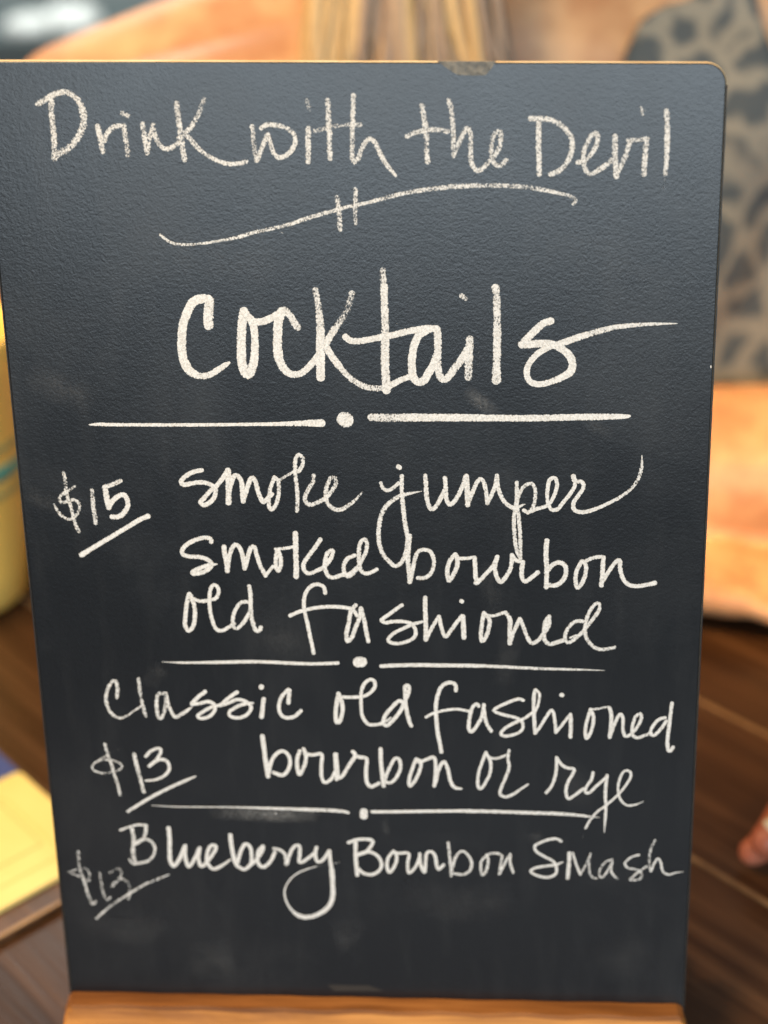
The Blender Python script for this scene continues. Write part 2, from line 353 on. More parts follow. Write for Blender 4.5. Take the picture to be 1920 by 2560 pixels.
# ------------------------------------------------------------------ chalk writing
STROKES = {
 'Drink': [
  [50,-9679,33761,236,-9718,33527,236,-9712,33164,237,-9705,32800,237,-9714,32398,238,-9729,31957,239],
  [50,-10142,33696,221,-9904,33800,221,-9623,33958,220,-9312,34043,220,-9050,34002,220,-8837,33819,220,-8707,33547,258,-8655,33257,289,-8716,32968,267,-8873,32679,268,-9065,32444,268,-9312,32246,269,-9552,32139,269,-9737,31994,269],
  [15,-9452,31953,115,-9209,32097,115],
  [55,-8240,32961,221,-8186,32669,221,-8151,32376,222,-8121,32174,222],
  [50,-8066,32485,191,-7933,32738,191,-7728,32917,190,-7488,32979,190],
  [50,-7363,32966,209,-7347,32657,209,-7314,32328,210,-7303,32053,210],
  [35,-7391,33365,190,-7227,33272,190],
  [50,-6740,33011,220,-6731,32757,220,-6696,32429,221,-6660,32117,221],
  [50,-6613,32245,191,-6553,32573,190,-6463,32790,190,-6413,32970,190],
  [50,-6413,32970,182,-6375,32679,182,-6278,32423,183,-6099,32238,183,-5909,32235,183,-5673,32360,182,-5515,32448,182],
  [50,-5596,33625,226,-5577,33319,227,-5544,32921,227,-5509,32558,228,-5485,32193,228,-5443,31881,229],
  [45,-4703,33754,195,-4812,33487,196,-4981,33166,196,-5186,32880,197,-5406,32683,197,-5585,32559,197],
  [54,-5385,32723,189,-5297,32594,190,-5190,32483,190,-5013,32262,190,-4722,32021,171,-4427,31852,171,-4128,31738,171,-3825,31715,171,-3597,31731,171,-3423,31783,171],
 ],
 'with': [
  [45,-3180,32871,196,-3156,32563,196,-3135,32200,197,-3076,31815,197],
  [54,-3076,31815,189,-2952,32051,189,-2826,32341,189,-2683,32611,188],
  [54,-2683,32611,181,-2600,32338,181,-2535,32082,181,-2372,31897,181,-2162,31931,181,-1949,32092,181,-1808,32326,181,-1818,32580,180,-1962,32745,180,-2184,32857,180,-2445,32915,180,-2707,32926,180,-2881,32831,181],
  [54,-1360,32791,206,-1370,32502,207,-1381,32139,207,-1394,31756,208],
  [35,-1369,33652,194,-1303,33401,194],
  [54,-717,33641,205,-689,33320,205,-698,32997,206,-672,32600,206,-682,32238,207,-674,31856,207],
  [54,124,33788,186,107,33379,186,74,32949,187,64,32517,187,48,32155,188,41,31864,188,113,31717,188,228,31825,188,347,32115,188,502,32366,187,654,32436,187,782,32326,187,909,32071,187,1054,31778,188,1237,31520,158,1440,31279,120],
  [35,-1156,32715,172,-873,32765,172,-497,32850,172,-84,32898,172,326,32874,172],
 ],
 'the': [
  [50,2318,33435,215,2370,33114,215,2423,32719,216,2457,32322,216,2454,31997,217,2482,31706,217],
  [50,1825,32504,186,2087,32616,186,2422,32665,186,2757,32696,186,3128,32629,186],
  [50,3168,33582,184,3241,33350,185,3278,33029,185,3314,32670,185,3313,32310,186,3331,31876,186],
  [50,3368,31984,186,3499,32271,186,3648,32593,185,3777,32735,185,3870,32518,185,3871,32194,186,3871,31832,186,3946,31540,187,4077,31393,187,4245,31464,187,4467,31679,186,4652,31858,186,4799,32145,185,4834,32432,185,4814,32594,185,4685,32578,185,4575,32400,185,4539,32112,186,4541,31859,186,4654,31604,186,4840,31547,186,5007,31708,186],
 ],
 'Devil': [
  [60,6052,32972,202,6039,32633,203,6045,32202,203,6059,31769,204,6078,31261,205],
  [55,5776,32994,199,6070,32990,199,6365,32950,198,6661,32838,198,6922,32620,199,7093,32367,199,7118,32079,199,7051,31792,200,6872,31505,200,6653,31326,200,6450,31256,201],
  [55,7314,31608,185,7534,31677,185,7750,31891,184,7907,32212,184,7899,32499,184,7734,32465,184,7594,32217,184,7491,31930,184,7498,31641,185,7579,31350,185,7730,31239,185,7949,31345,185,8167,31488,185,8383,31666,184],
  [55,8470,32401,213,8480,32096,213,8491,31736,214,8546,31156,215],
  [55,8545,31192,185,8718,31553,184,8838,31840,184,8936,32198,183],
  [55,8896,32288,176,9171,32284,176,9481,32315,176],
  [55,9481,32315,201,9456,32011,202,9434,31615,202,9430,31217,203],
  [40,9263,33278,102,9318,33065,102],
  [30,9404,33205,73,9359,33135,73],
  [60,10067,33160,196,10101,32787,197,10119,32360,197,10130,31930,198,10127,31570,176,10112,31208,155],
  [2,10103,31172,147,10032,30919,148,10095,30736,148,10160,30954,148],
 ],
 'swoosh': [
  [55,-6398,29460,112,-6175,29275,113,-5901,29157,113,-5480,29130,112,-4916,29170,112,-4350,29256,112,-3785,29364,149,-3219,29518,149,-2657,29625,148,-2096,29755,157,-1535,29930,157,-977,30082,157,-559,30190,138,-143,30298,138,318,30382,137,778,30489,137],
  [45,-479,30593,206,-442,30256,207,-429,29895,207,-414,29578,208],
  [45,122,30854,174,114,30474,174,92,30115,175,111,29754,110],
  [40,-2407,29509,37,-2315,29476,37],
  [30,-1985,29641,37,-1996,29573,37],
  [50,720,30477,165,1409,30647,164,2094,30773,164,2777,30853,182,3457,30911,190,4137,30925,181,4815,30916,181,5492,30877,180,6079,30790,180,6622,30673,135,7075,30556,135,7280,30421,135,7193,30310,135],
 ],
 'Cocktails': [
  [80,-4867,27263,360,-4901,27010,361,-4939,26658,362,-4944,26423,362],
  [90,-4903,27321,313,-5178,27323,313,-5439,27209,314,-5656,26859,315,-5819,26429,316,-5887,25956,317,-5896,25480,318,-5818,25120,318,-5635,24839,319,-5324,24697,247,-5003,24735,223,-4716,24894,219,-4470,25053,190,-4306,25152,95],
  [90,-3722,26903,329,-3784,26571,330,-3846,26100,331,-3868,25626,332,-3871,25149,333,-3786,24829,333,-3692,24729,333,-3588,24828,333,-3475,25147,301,-3406,25623,284,-3393,26097,275,-3413,26373,275,-3471,26569,274,-3601,26726,274,-3729,26923,274],
  [90,-3413,26529,251,-3099,26547,251,-2780,26681,250,-2461,26854,250],
  [60,-2341,26931,273,-2153,26716,273,-2025,26480,274,-1924,26342,274],
  [90,-2440,26893,320,-2570,26562,321,-2616,26092,322,-2634,25619,323,-2583,25221,323,-2417,24902,284,-2186,24741,245,-1909,24759,245,-1666,24918,245,-1422,25175,244,-1297,25373,196],
  [55,-1287,27581,240,-1222,27175,256,-1178,26708,288,-1161,26239,313],
  [90,-1161,26239,313,-1175,25767,313,-1190,25293,314,-1204,24816,315,-1202,24616,316],
  [45,-71,27455,263,-197,27050,264,-401,26663,264,-684,26275,265],
  [85,-684,26275,257,-908,25923,258,-1054,25648,259],
  [90,-994,25668,251,-788,25330,251,-561,25011,252],
  [50,-561,25011,228,-255,24651,228,55,24430,228],
  [60,-441,24851,228,-172,24571,228,178,24349,229,530,24247,228,885,24245,228,1161,24324,228],
  [90,1161,24324,216,1478,24503,216,1794,24621,216],
  [50,972,28213,253,979,27965,254,998,27696,254],
  [75,998,27696,277,1006,27234,278,1013,26769,279,1015,26185,280,1006,25596,320,996,25003,321,1015,24485,322,1029,24165,323],
  [90,-333,26018,226,-180,25887,227,93,25858,226,445,25906,226,876,25990,226,1305,26065,226,1695,26161,225,2084,26236,225,2433,26292,225],
  [90,2472,26253,279,2160,26060,279,2001,25747,280,1919,25354,281,1895,24958,281,1950,24600,282,2105,24460,282,2302,24499,282,2460,24757,281,2619,25033,281,2737,25349,280],
  [75,2762,26231,271,2779,25821,272,2777,25388,272,2774,24993,273,2851,24635,274,3006,24535,274,3163,24673,273,3398,24990,273,3632,25304,272,3787,25579,271],
  [90,2394,26285,252,2762,26251,252],
  [65,3845,25892,309,3826,25500,310,3807,25066,311,3807,24611,312],
  [50,3575,27359,192,3701,27258,192],
  [65,4695,27626,283,4736,27204,283,4755,26741,284,4758,26198,285],
  [75,4758,26198,293,4762,25651,294,4750,25101,295,4743,24487,343],
  [90,6546,26496,260,6298,26420,261,6033,26189,261,5806,25957,262,5578,25705,262],
  [90,5578,25705,270,5925,25722,270,6271,25739,269,6618,25698,269,6968,25520,269,7204,25283,270,7287,25008,270,7215,24771,270,6987,24614,271,6679,24477,233,6371,24379,217,6099,24361,218,5865,24461,218,5765,24700,217,5800,24976,217,5970,25251,216,6237,25485,216,6580,25659,216,6925,25755,215,7306,25889,238,7724,26022,237],
  [70,7724,26022,222,8180,26155,222,8673,26268,191,9128,26322,168,9622,26357,137,10115,26373,106,10703,26381,23],
 ],
 'divider1': [
  [95,-9295,22996,49,-8958,23013,122,-8411,22999,122,-7197,22989,121,-5381,22984,121,-3572,22997,120,-2370,23011,168,-1650,23033,227,-1202,23032,275],
  [80,-469,23170,537,-345,23121,537],
  [60,484,23228,297,1018,23208,333,1612,23218,285],
  [90,1494,23218,285,2797,23214,284,4568,23196,247,5745,23180,247,6918,23200,234,8087,23220,234,9020,23229,175,9252,23246,82],
 ],
 'priceM': [
  [55,-10358,21285,154,-10317,21047,155,-10310,20762,155,-10313,20539,155,-10234,20188,155,-10168,19867,156,-10117,19545,156,-10060,19287,156,-9980,19119,156],
  [50,-9999,20777,136,-10228,20634,136,-10457,20491,136,-10579,20332,137,-10530,20188,137,-10325,20220,137,-10265,20379,137,-10364,20491,136],
  [50,-10294,20220,137,-10071,20284,137,-9895,20156,137,-9896,19964,137,-10026,19707,137,-10225,19561,137,-10439,19610,137,-10641,19803,137,-10785,20108,93],
  [55,-9392,20634,185,-9386,20316,186,-9381,19996,186,-9359,19675,187,-9347,19433,187],
  [75,-8934,20761,170,-8698,20824,170,-8508,20903,169,-8348,20982,169],
  [80,-8921,20729,210,-8894,20475,210,-8870,20188,211,-8838,19996,211],
  [85,-8835,20028,186,-8646,20284,186,-8418,20443,185,-8233,20443,185,-8154,20252,185,-8170,20028,186,-8343,19772,186,-8537,19659,186,-8755,19659,186],
  [95,-9959,18230,201,-9563,18476,169,-8907,18868,169,-8256,19257,168,-7770,19548,167,-7451,19683,186],
 ],
 'smoke': [
  [85,-5453,21359,171,-5762,21296,171,-6057,21129,171,-6211,20940,172,-6115,20835,172,-5784,20898,171,-5416,20919,171,-5136,20813,171,-5004,20623,171,-5078,20370,172,-5252,20179,172,-5461,20094,172,-5578,20201,172,-5449,20328,172,-5187,20624,171,-4974,20792,171,-4758,21044,171,-4539,21358,170],
  [85,-4539,21358,223,-4540,20918,224,-4559,20539,224,-4577,20179,225],
  [85,-4561,20497,184,-4439,20918,183,-4304,21169,183,-4146,21085,183,-4077,20834,183,-4072,20497,183,-4056,20222,184],
  [85,-4041,20285,171,-3924,20623,171,-3784,21001,170,-3679,21085,170,-3585,20917,170,-3519,20581,171,-3409,20285,171,-3331,20201,171,-3161,20370,171,-3034,20496,171],
  [70,-2929,21084,154,-3065,20749,154,-3139,20412,155,-3153,20074,155,-3078,19926,155,-2929,20074,155,-2814,20412,154,-2780,20749,154,-2811,21001,154,-2928,21105,154],
  [60,-2729,21021,113,-2481,21168,113,-2233,21313,113],
  [60,-2072,21313,161,-1923,21542,161,-1914,21791,161,-2051,21915,161,-2157,21750,161,-2192,21334,161,-2166,20916,162,-2141,20496,162,-2154,20117,163,-2183,19884,163],
  [60,-1552,21167,169,-1600,20916,170,-1772,20622,170,-1881,20370,170,-1828,20159,171,-1626,20117,171,-1420,20201,170,-1173,20349,170,-922,20622,170,-773,20915,169,-828,21103,169,-991,21041,169,-1122,20706,170,-1151,20412,170,-1097,20159,170,-900,19969,170,-657,19927,170,-370,20075,170,-122,20286,121,126,20559,56],
 ],
 'jumper': [
  [95,1387,21483,176,1438,21442,176],
  [70,776,20893,141,854,20705,141,1013,20622,141,1216,20726,141,1399,20893,140],
  [70,1510,21143,168,1498,20789,169,1512,20370,169,1547,19949,169,1583,19568,170,1639,19186,170,1676,18930,170,1651,18502,171,1566,18201,171,1420,17941,172,1214,17854,172,1012,18027,172,812,18285,171,696,18629,171,662,19014,171,710,19440,170,797,19779,170,964,20075,170,1209,20286,169,1453,20433,169,1776,20517,121,1977,20558,64,2198,20600,20],
  [75,2315,21163,168,2340,20830,168,2357,20454,169,2415,20118,169,2515,19949,169,2656,20013,169,2818,20286,169,2980,20621,168],
  [80,3002,21079,168,3020,20746,168,3039,20370,168,3139,20118,169,3299,20202,168,3460,20454,168,3620,20829,168,3720,21141,167],
  [85,3732,21141,199,3760,20787,200,3780,20412,200,3781,20097,200],
  [75,3821,20202,160,3940,20537,160,4099,20912,159,4218,21037,159,4338,20912,159,4420,20537,160,4461,20160,160],
  [75,4481,20202,160,4619,20495,160,4737,20829,159,4787,21161,159],
  [75,4787,21161,159,4817,20787,159,4919,20453,160,5061,20202,160,5262,20035,160,5462,20014,160,5760,20127,40],
  [70,5472,20911,151,5476,20537,151,5481,20119,152,5546,19698,152,5592,19191,153,5617,18724,153,5624,18168,153],
  [70,5624,18147,153,5479,18510,153,5413,19021,153,5387,19530,152,5423,19951,152,5499,20286,152,5615,20620,151,5772,20807,151,5969,20869,151,6091,20703,151,6115,20411,151,6060,20077,152,5904,19846,152,5723,19909,152],
  [85,5852,19825,144,6011,19888,144,6209,19972,144,6487,20056,143,6643,20203,143,6796,20536,143,6849,20869,143,6766,21076,142,6590,20993,143,6535,20703,143,6520,20411,143,6565,20119,143,6688,19930,143,6887,19951,143,7081,20203,143,7274,20453,143,7446,20744,143,7461,20951,142],
  [85,7398,21137,190,7440,20993,190],
  [90,7501,20931,150,7699,20930,150,7763,20744,150,7630,20495,151,7439,20203,151,7444,19952,151,7646,19847,151,7924,19868,151,8278,19994,135,8669,20182,135],
  [60,8669,20182,135,9058,20411,134,9403,20702,134,9626,21073,134,9711,21444,133,9707,21873,23],
 ],
 'smoked': [
  [90,-5268,18725,157,-5282,18854,157,-5528,18884,157,-5864,18788,157,-6164,18615,157,-6320,18420,158,-6308,18268,158,-6065,18181,158,-5692,18161,158,-5408,18053,158,-5293,17879,158,-5427,17704,158,-5684,17572,158,-5978,17527,158,-5993,17614,158,-5715,17747,158,-5419,17857,158,-5105,17901,58],
  [85,-4823,18553,190,-4798,18228,190,-4754,17880,191,-4745,17640,191],
  [85,-4716,17793,166,-4633,18228,165,-4492,18575,165,-4345,18618,165,-4230,18446,165,-4161,18143,165,-4119,17730,166],
  [85,-4095,17795,166,-3972,18230,165,-3855,18533,165,-3731,18533,165,-3662,18231,165,-3555,17840,165,-3384,17470,166],
  [90,-3384,17470,124,-3231,17667,124,-3101,17820,124],
  [85,-2933,18427,156,-2987,18102,157,-2999,17798,157,-2922,17646,157,-2832,17842,157,-2820,18146,157,-2892,18427,156],
  [90,-2993,18470,115,-2663,18493,115,-2332,18558,115],
  [90,-2265,19061,196,-2267,18666,197,-2274,18234,197,-2277,17800,198,-2290,17430,198],
  [90,-1380,18839,155,-1552,18581,156,-1809,18235,156,-2004,17932,156,-1992,17671,157,-1831,17562,157,-1581,17650,157,-1288,17803,156,-1075,18064,156,-965,18324,156,-983,18432,156,-1150,18323,156,-1241,18020,156,-1250,17717,156,-1134,17456,157,-929,17413,157,-679,17501,156,-390,17545,156,-139,17764,156],
  [75,-189,18239,155,-459,18109,156,-588,17849,156,-555,17545,156,-392,17458,156,-140,17720,156,31,18024,156,202,18370,155,250,18714,155,151,18842,155,4,18670,155,-45,18283,155,-32,17937,156,23,17677,156,185,17565,156,391,17613,156,578,17722,156],
 ],
 'bourbon1': [
  [75,1758,18973,178,1713,18588,179,1687,18072,179,1722,17596,180,1738,17248,180],
  [75,1759,17292,156,1845,17683,155,1932,18115,155,2036,18374,155,2240,18460,154,2483,18375,154,2603,18031,155,2519,17642,155,2313,17424,155,2027,17401,155],
  [85,3356,18291,162,3173,18076,163,3070,17730,163,3089,17383,163,3150,17297,163,3293,17558,163,3416,17861,163,3417,18162,162,3356,18291,162],
  [85,3437,18141,130,3741,18142,130,4025,18185,130],
  [85,4025,18164,170,4046,17819,171,4068,17430,171,4129,17235,171],
  [85,4055,17235,155,4137,17235,155,4420,17561,154,4643,17821,154,4822,18209,154],
  [85,4822,18209,162,4744,17865,162,4786,17519,162,4931,17260,163,5112,17434,162,5272,17737,162,5329,18038,162,5327,18275,162],
  [85,5327,18275,153,5471,18082,154,5673,18018,154],
  [85,5714,18018,170,5677,17695,170,5701,17392,170,5804,17285,170,6005,17415,170,6245,17632,170],
  [90,6536,18811,177,6516,18342,177,6545,17827,178,6554,17309,178,6546,17070,178],
  [80,6587,17698,170,6765,17914,169,7006,18000,169,7211,17829,169,7198,17484,170,7021,17224,170,6820,17137,170,6658,17158,170],
  [85,7769,18045,153,7616,17744,153,7563,17399,153,7632,17053,154,7790,17227,154,7902,17573,153,7915,17874,153,7790,18045,153],
  [90,7890,18045,137,8168,18175,136,8488,18218,136],
  [85,8508,18197,168,8499,17833,169,8490,17445,169,8470,17143,170],
  [90,8514,17316,153,8705,17661,153,8897,17963,152,9073,18091,152,9103,17792,153,9194,17448,153,9404,17190,153,9688,17126,153,10009,17170,153,10327,17245,185],
 ],
 'old1': [
  [85,-6175,16754,159,-6270,16421,159,-6338,15975,160,-6383,15573,160,-6269,15349,160,-6090,15529,160,-6004,15932,160,-6005,16289,159,-6073,16555,159,-6165,16776,159],
  [90,-6126,16732,142,-6009,16577,142,-5763,16490,142,-5467,16535,142,-5213,16603,142,-5094,16868,142,-5166,17088,142,-5312,17088,142,-5408,16867,142,-5448,16513,142,-5446,16158,143,-5383,15757,143,-5274,15444,143,-5068,15356,143,-4808,15492,143,-4592,15627,143],
  [75,-4091,16475,150,-4301,16452,150,-4501,16207,151,-4621,15895,151,-4638,15538,151,-4516,15449,151,-4298,15629,151,-4118,15898,151,-3980,16165,150],
  [75,-3989,17071,166,-3954,16741,167,-3970,16387,167,-3965,16032,167,-3918,15676,168,-3826,15385,168,-3702,15364,168,-3641,15498,168],
 ],
 'fashioned1': [
  [95,-1274,16818,141,-1329,17059,140,-1574,17155,140,-1826,17035,141,-2001,16749,141,-2054,16396,141,-2025,16042,142,-1953,15686,142,-1884,15240,142,-1814,14836,142,-1761,14499,143],
  [95,-2570,15950,142,-2231,16107,142,-1811,16220,141,-1393,16289,141,-978,16304,141,-564,16270,141,-317,16205,141,-157,15963,141],
  [80,-198,16361,166,-369,16139,166,-462,15695,166,-557,15248,167,-522,14980,167,-372,15115,167,-217,15518,166,-63,15919,166,-14,16251,166],
  [85,-14,16251,157,81,15875,158,154,15386,158,229,14975,158],
  [90,1454,16377,140,1204,16191,140,912,15968,141,710,15812,141],
  [85,709,15768,141,866,15702,141,1115,15748,141,1488,15750,141,1776,15663,141,1919,15441,141,1895,15174,141,1644,14993,141,1310,14902,141,1020,14944,141,938,15056,141,1150,15303,141,1484,15483,141,1817,15641,141,2170,15745,99],
  [90,2280,16671,164,2277,16240,165,2293,15710,165,2288,15051,166],
  [85,2309,15087,141,2477,15444,141,2644,15756,140,2769,15956,140],
  [85,2769,15956,148,2829,15624,149,2931,15269,149,3013,15180,149,3179,15404,149,3386,15716,148,3592,15982,148],
  [90,3613,15960,181,3633,15628,181,3654,15140,182],
  [95,3552,16541,156,3593,16519,156],
  [80,4356,16074,156,4296,15721,156,4256,15277,157,4298,15010,157,4442,15189,157,4543,15545,156,4562,15811,156,4459,15987,156,4356,16096,156],
  [75,4459,15987,139,4725,15988,139,4971,16077,139,5134,16122,139],
  [80,5155,16078,172,5280,15859,172,5283,15549,172,5287,15150,173,5289,14927,173],
  [80,5289,14927,148,5388,15284,148,5508,15595,148,5628,15882,147],
  [75,5628,15882,156,5754,15596,156,5882,15242,156,6050,14954,156,6255,15022,156,6456,15290,156,6655,15601,155,6669,15976,155],
  [75,6669,15976,163,6530,15733,164,6495,15379,164,6521,15069,164,6708,14914,164,6953,14982,164,7198,15073,164],
  [70,7876,15784,147,7672,15805,147,7471,15694,147,7273,15384,147,7259,15073,148,7404,14985,148,7686,15209,147,7925,15476,147,8200,15874,146,8414,16226,146,8407,16466,146,8266,16444,146,8071,16137,146,7959,15741,147,7950,15299,147,8101,14990,147,8352,14769,147,8640,14726,147,9006,14809,147],
  [80,7421,15163,82,7644,15275,41],
 ],
 'divider2': [
  [85,-7323,14128,17,-6958,14112,51,-6533,14102,94,-6108,14105,94,-5258,14125,136,-4409,14149,135,-3564,14155,135,-2721,14116,135,-1880,14090,135,-1248,14109,134,-890,14129,134],
  [95,-177,14162,411,-9,14181,411],
  [85,671,14018,159,1257,14055,159,2092,14074,159,2926,14067,158,4198,14058,158],
  [75,4157,14063,133,5028,14028,133,6271,13970,116,7510,13944,91,8128,13926,58,8684,13912,12],
 ],
 'Classic': [
  [60,-9091,12694,151,-9040,13046,151,-9092,13369,150,-9275,13260,151,-9455,12880,151,-9487,12446,151,-9339,12066,152,-9076,11877,121,-8766,11962,91,-8501,12155,81,-8210,12349,91],
  [50,-8234,13457,160,-8212,13053,160,-8170,12567,161,-8099,12132,161,-8047,11942,111],
  [60,-7298,12872,160,-7550,12843,160,-7628,12409,161,-7606,11973,161,-7512,11865,161,-7341,12194,161,-7266,12575,161,-7273,12872,160],
  [70,-7247,12873,150,-7198,12467,151,-7093,12142,151,-6955,11925,151,-6747,12036,151,-6538,12174,151,-6328,12339,60],
  [90,-5793,12966,160,-6055,12748,160,-6320,12475,160],
  [90,-6322,12448,140,-6070,12477,140,-5715,12562,140,-5496,12455,140,-5484,12211,140,-5698,11965,140,-6003,11880,141,-6123,11988,141,-5835,12208,140,-5526,12374,140,-5273,12430,140,-4960,12704,140,-4624,12949,159],
  [90,-5274,12403,140,-4969,12514,140,-4613,12653,140,-4269,12548,140,-4130,12333,140,-4292,12060,140,-4598,11921,140,-4896,11972,140,-4937,12162,140,-4626,12382,140,-4322,12493,140,-4047,12523,80],
  [95,-3656,12688,169,-3706,12337,169,-3762,11956,170],
  [100,-3730,13166,208,-3711,13156,208],
  [90,-2753,12535,159,-2695,13047,158],
  [90,-2733,13073,148,-2992,12775,149,-3106,12397,149,-3044,12072,149,-2850,11938,150,-2549,11995,149,-2302,12231,149],
 ],
 'old2': [
  [90,-902,12937,161,-976,12559,161,-1031,12095,161,-997,11770,162,-867,11865,162,-772,12237,161,-785,12560,161,-863,12836,161],
  [90,-884,12813,135,-610,12783,135,-187,12796,135,152,12891,135,411,13168,135,415,13420,135,249,13487,135,34,13302,135,-79,12935,135,-89,12475,135,-55,12058,136,129,11735,136,383,11691,136,638,11740,136],
  [90,1454,12581,152,1287,12648,152,1030,12393,152,814,12113,152,703,11787,153,849,11673,153,1108,11931,152,1366,12304,152,1497,12627,152,1649,12996,151,1652,13247,151,1526,13246,151,1522,12903,151,1537,12490,152,1596,12121,152,1677,11797,152,1731,11658,152],
  [90,810,11835,76,981,11976,76],
 ],
 'fashioned2': [
  [95,3368,13079,151,3327,13330,150,3097,13396,150,2846,13235,151,2697,12868,151,2632,12408,151,2650,11946,152,2689,11436,152,2771,10970,153,2825,10618,153],
  [95,2271,12012,110,2546,12176,110,2968,12296,109,3388,12346,109,3682,12302,109,3934,12236,109],
  [90,4185,12468,142,4101,12559,142,3934,12374,143,3850,11958,143,3830,11587,143,3935,11449,143,4145,11730,143,4312,12101,143,4373,12539,142],
  [85,4373,12539,142,4396,12148,143,4482,11779,143,4643,11480,143],
  [90,5796,12715,125,5607,12768,125,5192,12604,125,4775,12371,126,4776,12256,126,5154,12121,126,5574,12010,126,5786,11805,126,5747,11526,126,5497,11361,126,5161,11288,126,4992,11379,126,5158,11613,126,5534,11848,126,5826,11990,126,6115,12223,125],
  [90,6227,13139,141,6180,12956,141,6174,12499,142,6204,11901,142,6232,11416,143],
  [85,6269,13116,108,6375,12958,108,6339,12592,108,6219,12270,109],
  [85,6253,11416,126,6416,11672,126,6619,12044,125,6823,12344,125,6933,12001,125,6986,11447,126],
  [80,7006,11470,117,7250,11820,117,7493,12190,117],
  [80,7502,12167,158,7523,11776,159,7521,11276,159],
  [100,7165,12946,183,7186,12933,183],
  [80,8216,12381,141,8122,12013,142,8050,11551,142,8100,11227,142,8240,11460,142,8334,11877,142,8304,12198,141,8216,12390,141],
  [55,8278,12381,108,8568,12430,108,8877,12487,108],
  [75,8891,12456,149,8970,12159,149,8963,11699,150,8934,11282,150],
  [75,8954,11329,133,9085,11792,133,9280,12208,133,9390,12025,133,9403,11611,133,9496,11335,133,9681,11406,133,9920,11708,133,10052,12078,133,9984,12237,132,9824,12075,133,9733,11707,133,9765,11384,133,9935,11270,133,10182,11365,133,10428,11460,133],
  [80,10900,12086,132,10656,11992,132,10459,11714,133,10386,11460,133,10514,11369,133,10753,11625,133,10947,11949,132],
  [85,11115,12659,140,11082,12179,140,11044,11628,141,11021,11166,141,11057,10818,142,11143,10750,142,11232,10913,141],
 ],
 'priceW': [
  [20,-9201,10579,70,-9472,10467,70],
  [45,-9566,10370,114,-9933,10151,114,-10215,9908,114,-10144,9692,114,-9844,9599,114,-9489,9652,114,-9173,9776,114,-9115,9969,114,-9367,10110,114,-9714,10153,114,-10027,10078,114],
  [55,-9674,10798,148,-9605,10441,149,-9506,10012,149,-9410,9533,149,-9310,9099,150,-9250,8712,150],
  [65,-8604,10396,166,-8545,9976,166,-8450,9448,167,-8347,8845,167],
  [75,-8173,10315,140,-7939,10556,139,-7628,10654,139,-7594,10512,139,-7743,10225,140,-8069,9910,140],
  [80,-8069,9910,140,-7702,10177,140,-7400,10133,140,-7309,9847,140,-7480,9557,140,-7843,9360,114,-8241,9306,88],
  [75,-9001,8008,142,-8527,8332,141,-7975,8681,141,-7247,9078,140,-6796,9301,140,-6347,9514,70],
 ],
 'bourbon2': [
  [95,-3763,11197,181,-3724,10675,181,-3674,10067,182,-3621,9538,182],
  [95,-3590,9678,152,-3468,10180,151,-3228,10515,151,-2975,10573,151,-2784,10299,151,-2824,9910,151,-3062,9601,152,-3412,9708,152],
  [95,-2396,10607,150,-2509,10247,151,-2500,9803,151,-2430,9637,151,-2240,10028,151,-2177,10417,151,-2258,10692,150],
  [95,-2225,10499,140,-1925,10447,140,-1599,10479,140,-1612,10036,141,-1625,9591,141,-1508,9313,141,-1251,9484,141,-1091,9820,141],
  [95,-1073,10474,200,-1060,10043,201,-1047,9598,201],
  [95,-1075,9459,151,-845,9601,151,-583,10048,150,-349,10438,150,-445,10602,150],
  [95,-374,10438,150,-176,10374,150,73,10305,150,38,9834,150,54,9390,151,200,9168,151,504,9312,151],
  [95,594,10724,159,596,10229,160,636,9675,160,678,9202,161],
  [90,681,9342,140,864,9845,140,1096,10317,140,1270,10292,140,1315,9961,140,1160,9571,140,956,9345,140,756,9371,140],
  [90,1893,10327,139,1764,9966,140,1635,9521,140,1656,9215,140,1859,9468,140,2038,9914,140,2066,10219,139,1893,10327,139],
  [95,1991,10190,139,2266,10304,139,2564,10390,139,2611,9922,139,2584,9478,140,2557,9227,140],
  [95,2608,9367,140,2710,9867,139,2911,10229,139,3059,9927,139,3157,9430,140,3306,9181,140,3556,9129,90],
 ],
 'or': [
  [80,4459,10631,127,4333,10277,127,4186,9756,128,4167,9280,128,4274,9139,128,4465,9427,128,4612,9808,128,4631,10234,127,4481,10561,127],
  [75,4545,10444,110,4799,10377,110,5095,10474,110,5284,10571,110],
  [75,5296,10711,135,5265,10335,135,5310,10053,136,5208,9674,136,5062,9292,136,4979,8957,137,5151,8816,137,5406,8891,136,5702,9110,111,6006,9342,85],
 ],
 'rye': [
  [80,6682,9004,127,6889,9316,127,7008,9744,127,7042,10169,127,7037,10450,126],
  [90,7037,10450,126,7211,10171,126,7425,10032,127,7679,9988,126,7641,9799,127,7479,9466,127,7403,9085,127,7494,8776,127,7704,8898,127,8036,9188,127],
  [80,8378,9855,126,8322,9571,127,8160,9285,127,8102,9070,127,8252,9025,127,8540,9338,127,8827,9625,126],
  [80,8887,9744,135,8856,9342,135,8846,8962,135,8881,8485,110,8874,8005,111,8850,7377,26],
  [80,8162,7560,102,8324,7900,102,8570,8241,102,8901,8533,102,9271,8920,101,9554,9303,101,9750,9708,101,9701,9919,101,9491,9916,101,9335,9537,101,9305,9158,101,9402,8779,101,9621,8543,93,9917,8547,85,10250,8695,25],
  [20,8081,7365,26,8036,7121,26],
 ],
 'divider3': [
  [75,-8089,8273,24,-7183,8232,55,-5974,8236,54,-4768,8240,72,-3567,8217,120,-2368,8187,156,-1172,8157,155,-667,8078,131],
  [95,-81,8133,310,-85,7933,310],
  [4,-4414,8084,301,-3275,8007,301,-1654,8043,299],
  [95,220,8128,131,1140,8141,131,2148,8173,131,3153,8199,131,3951,8221,130],
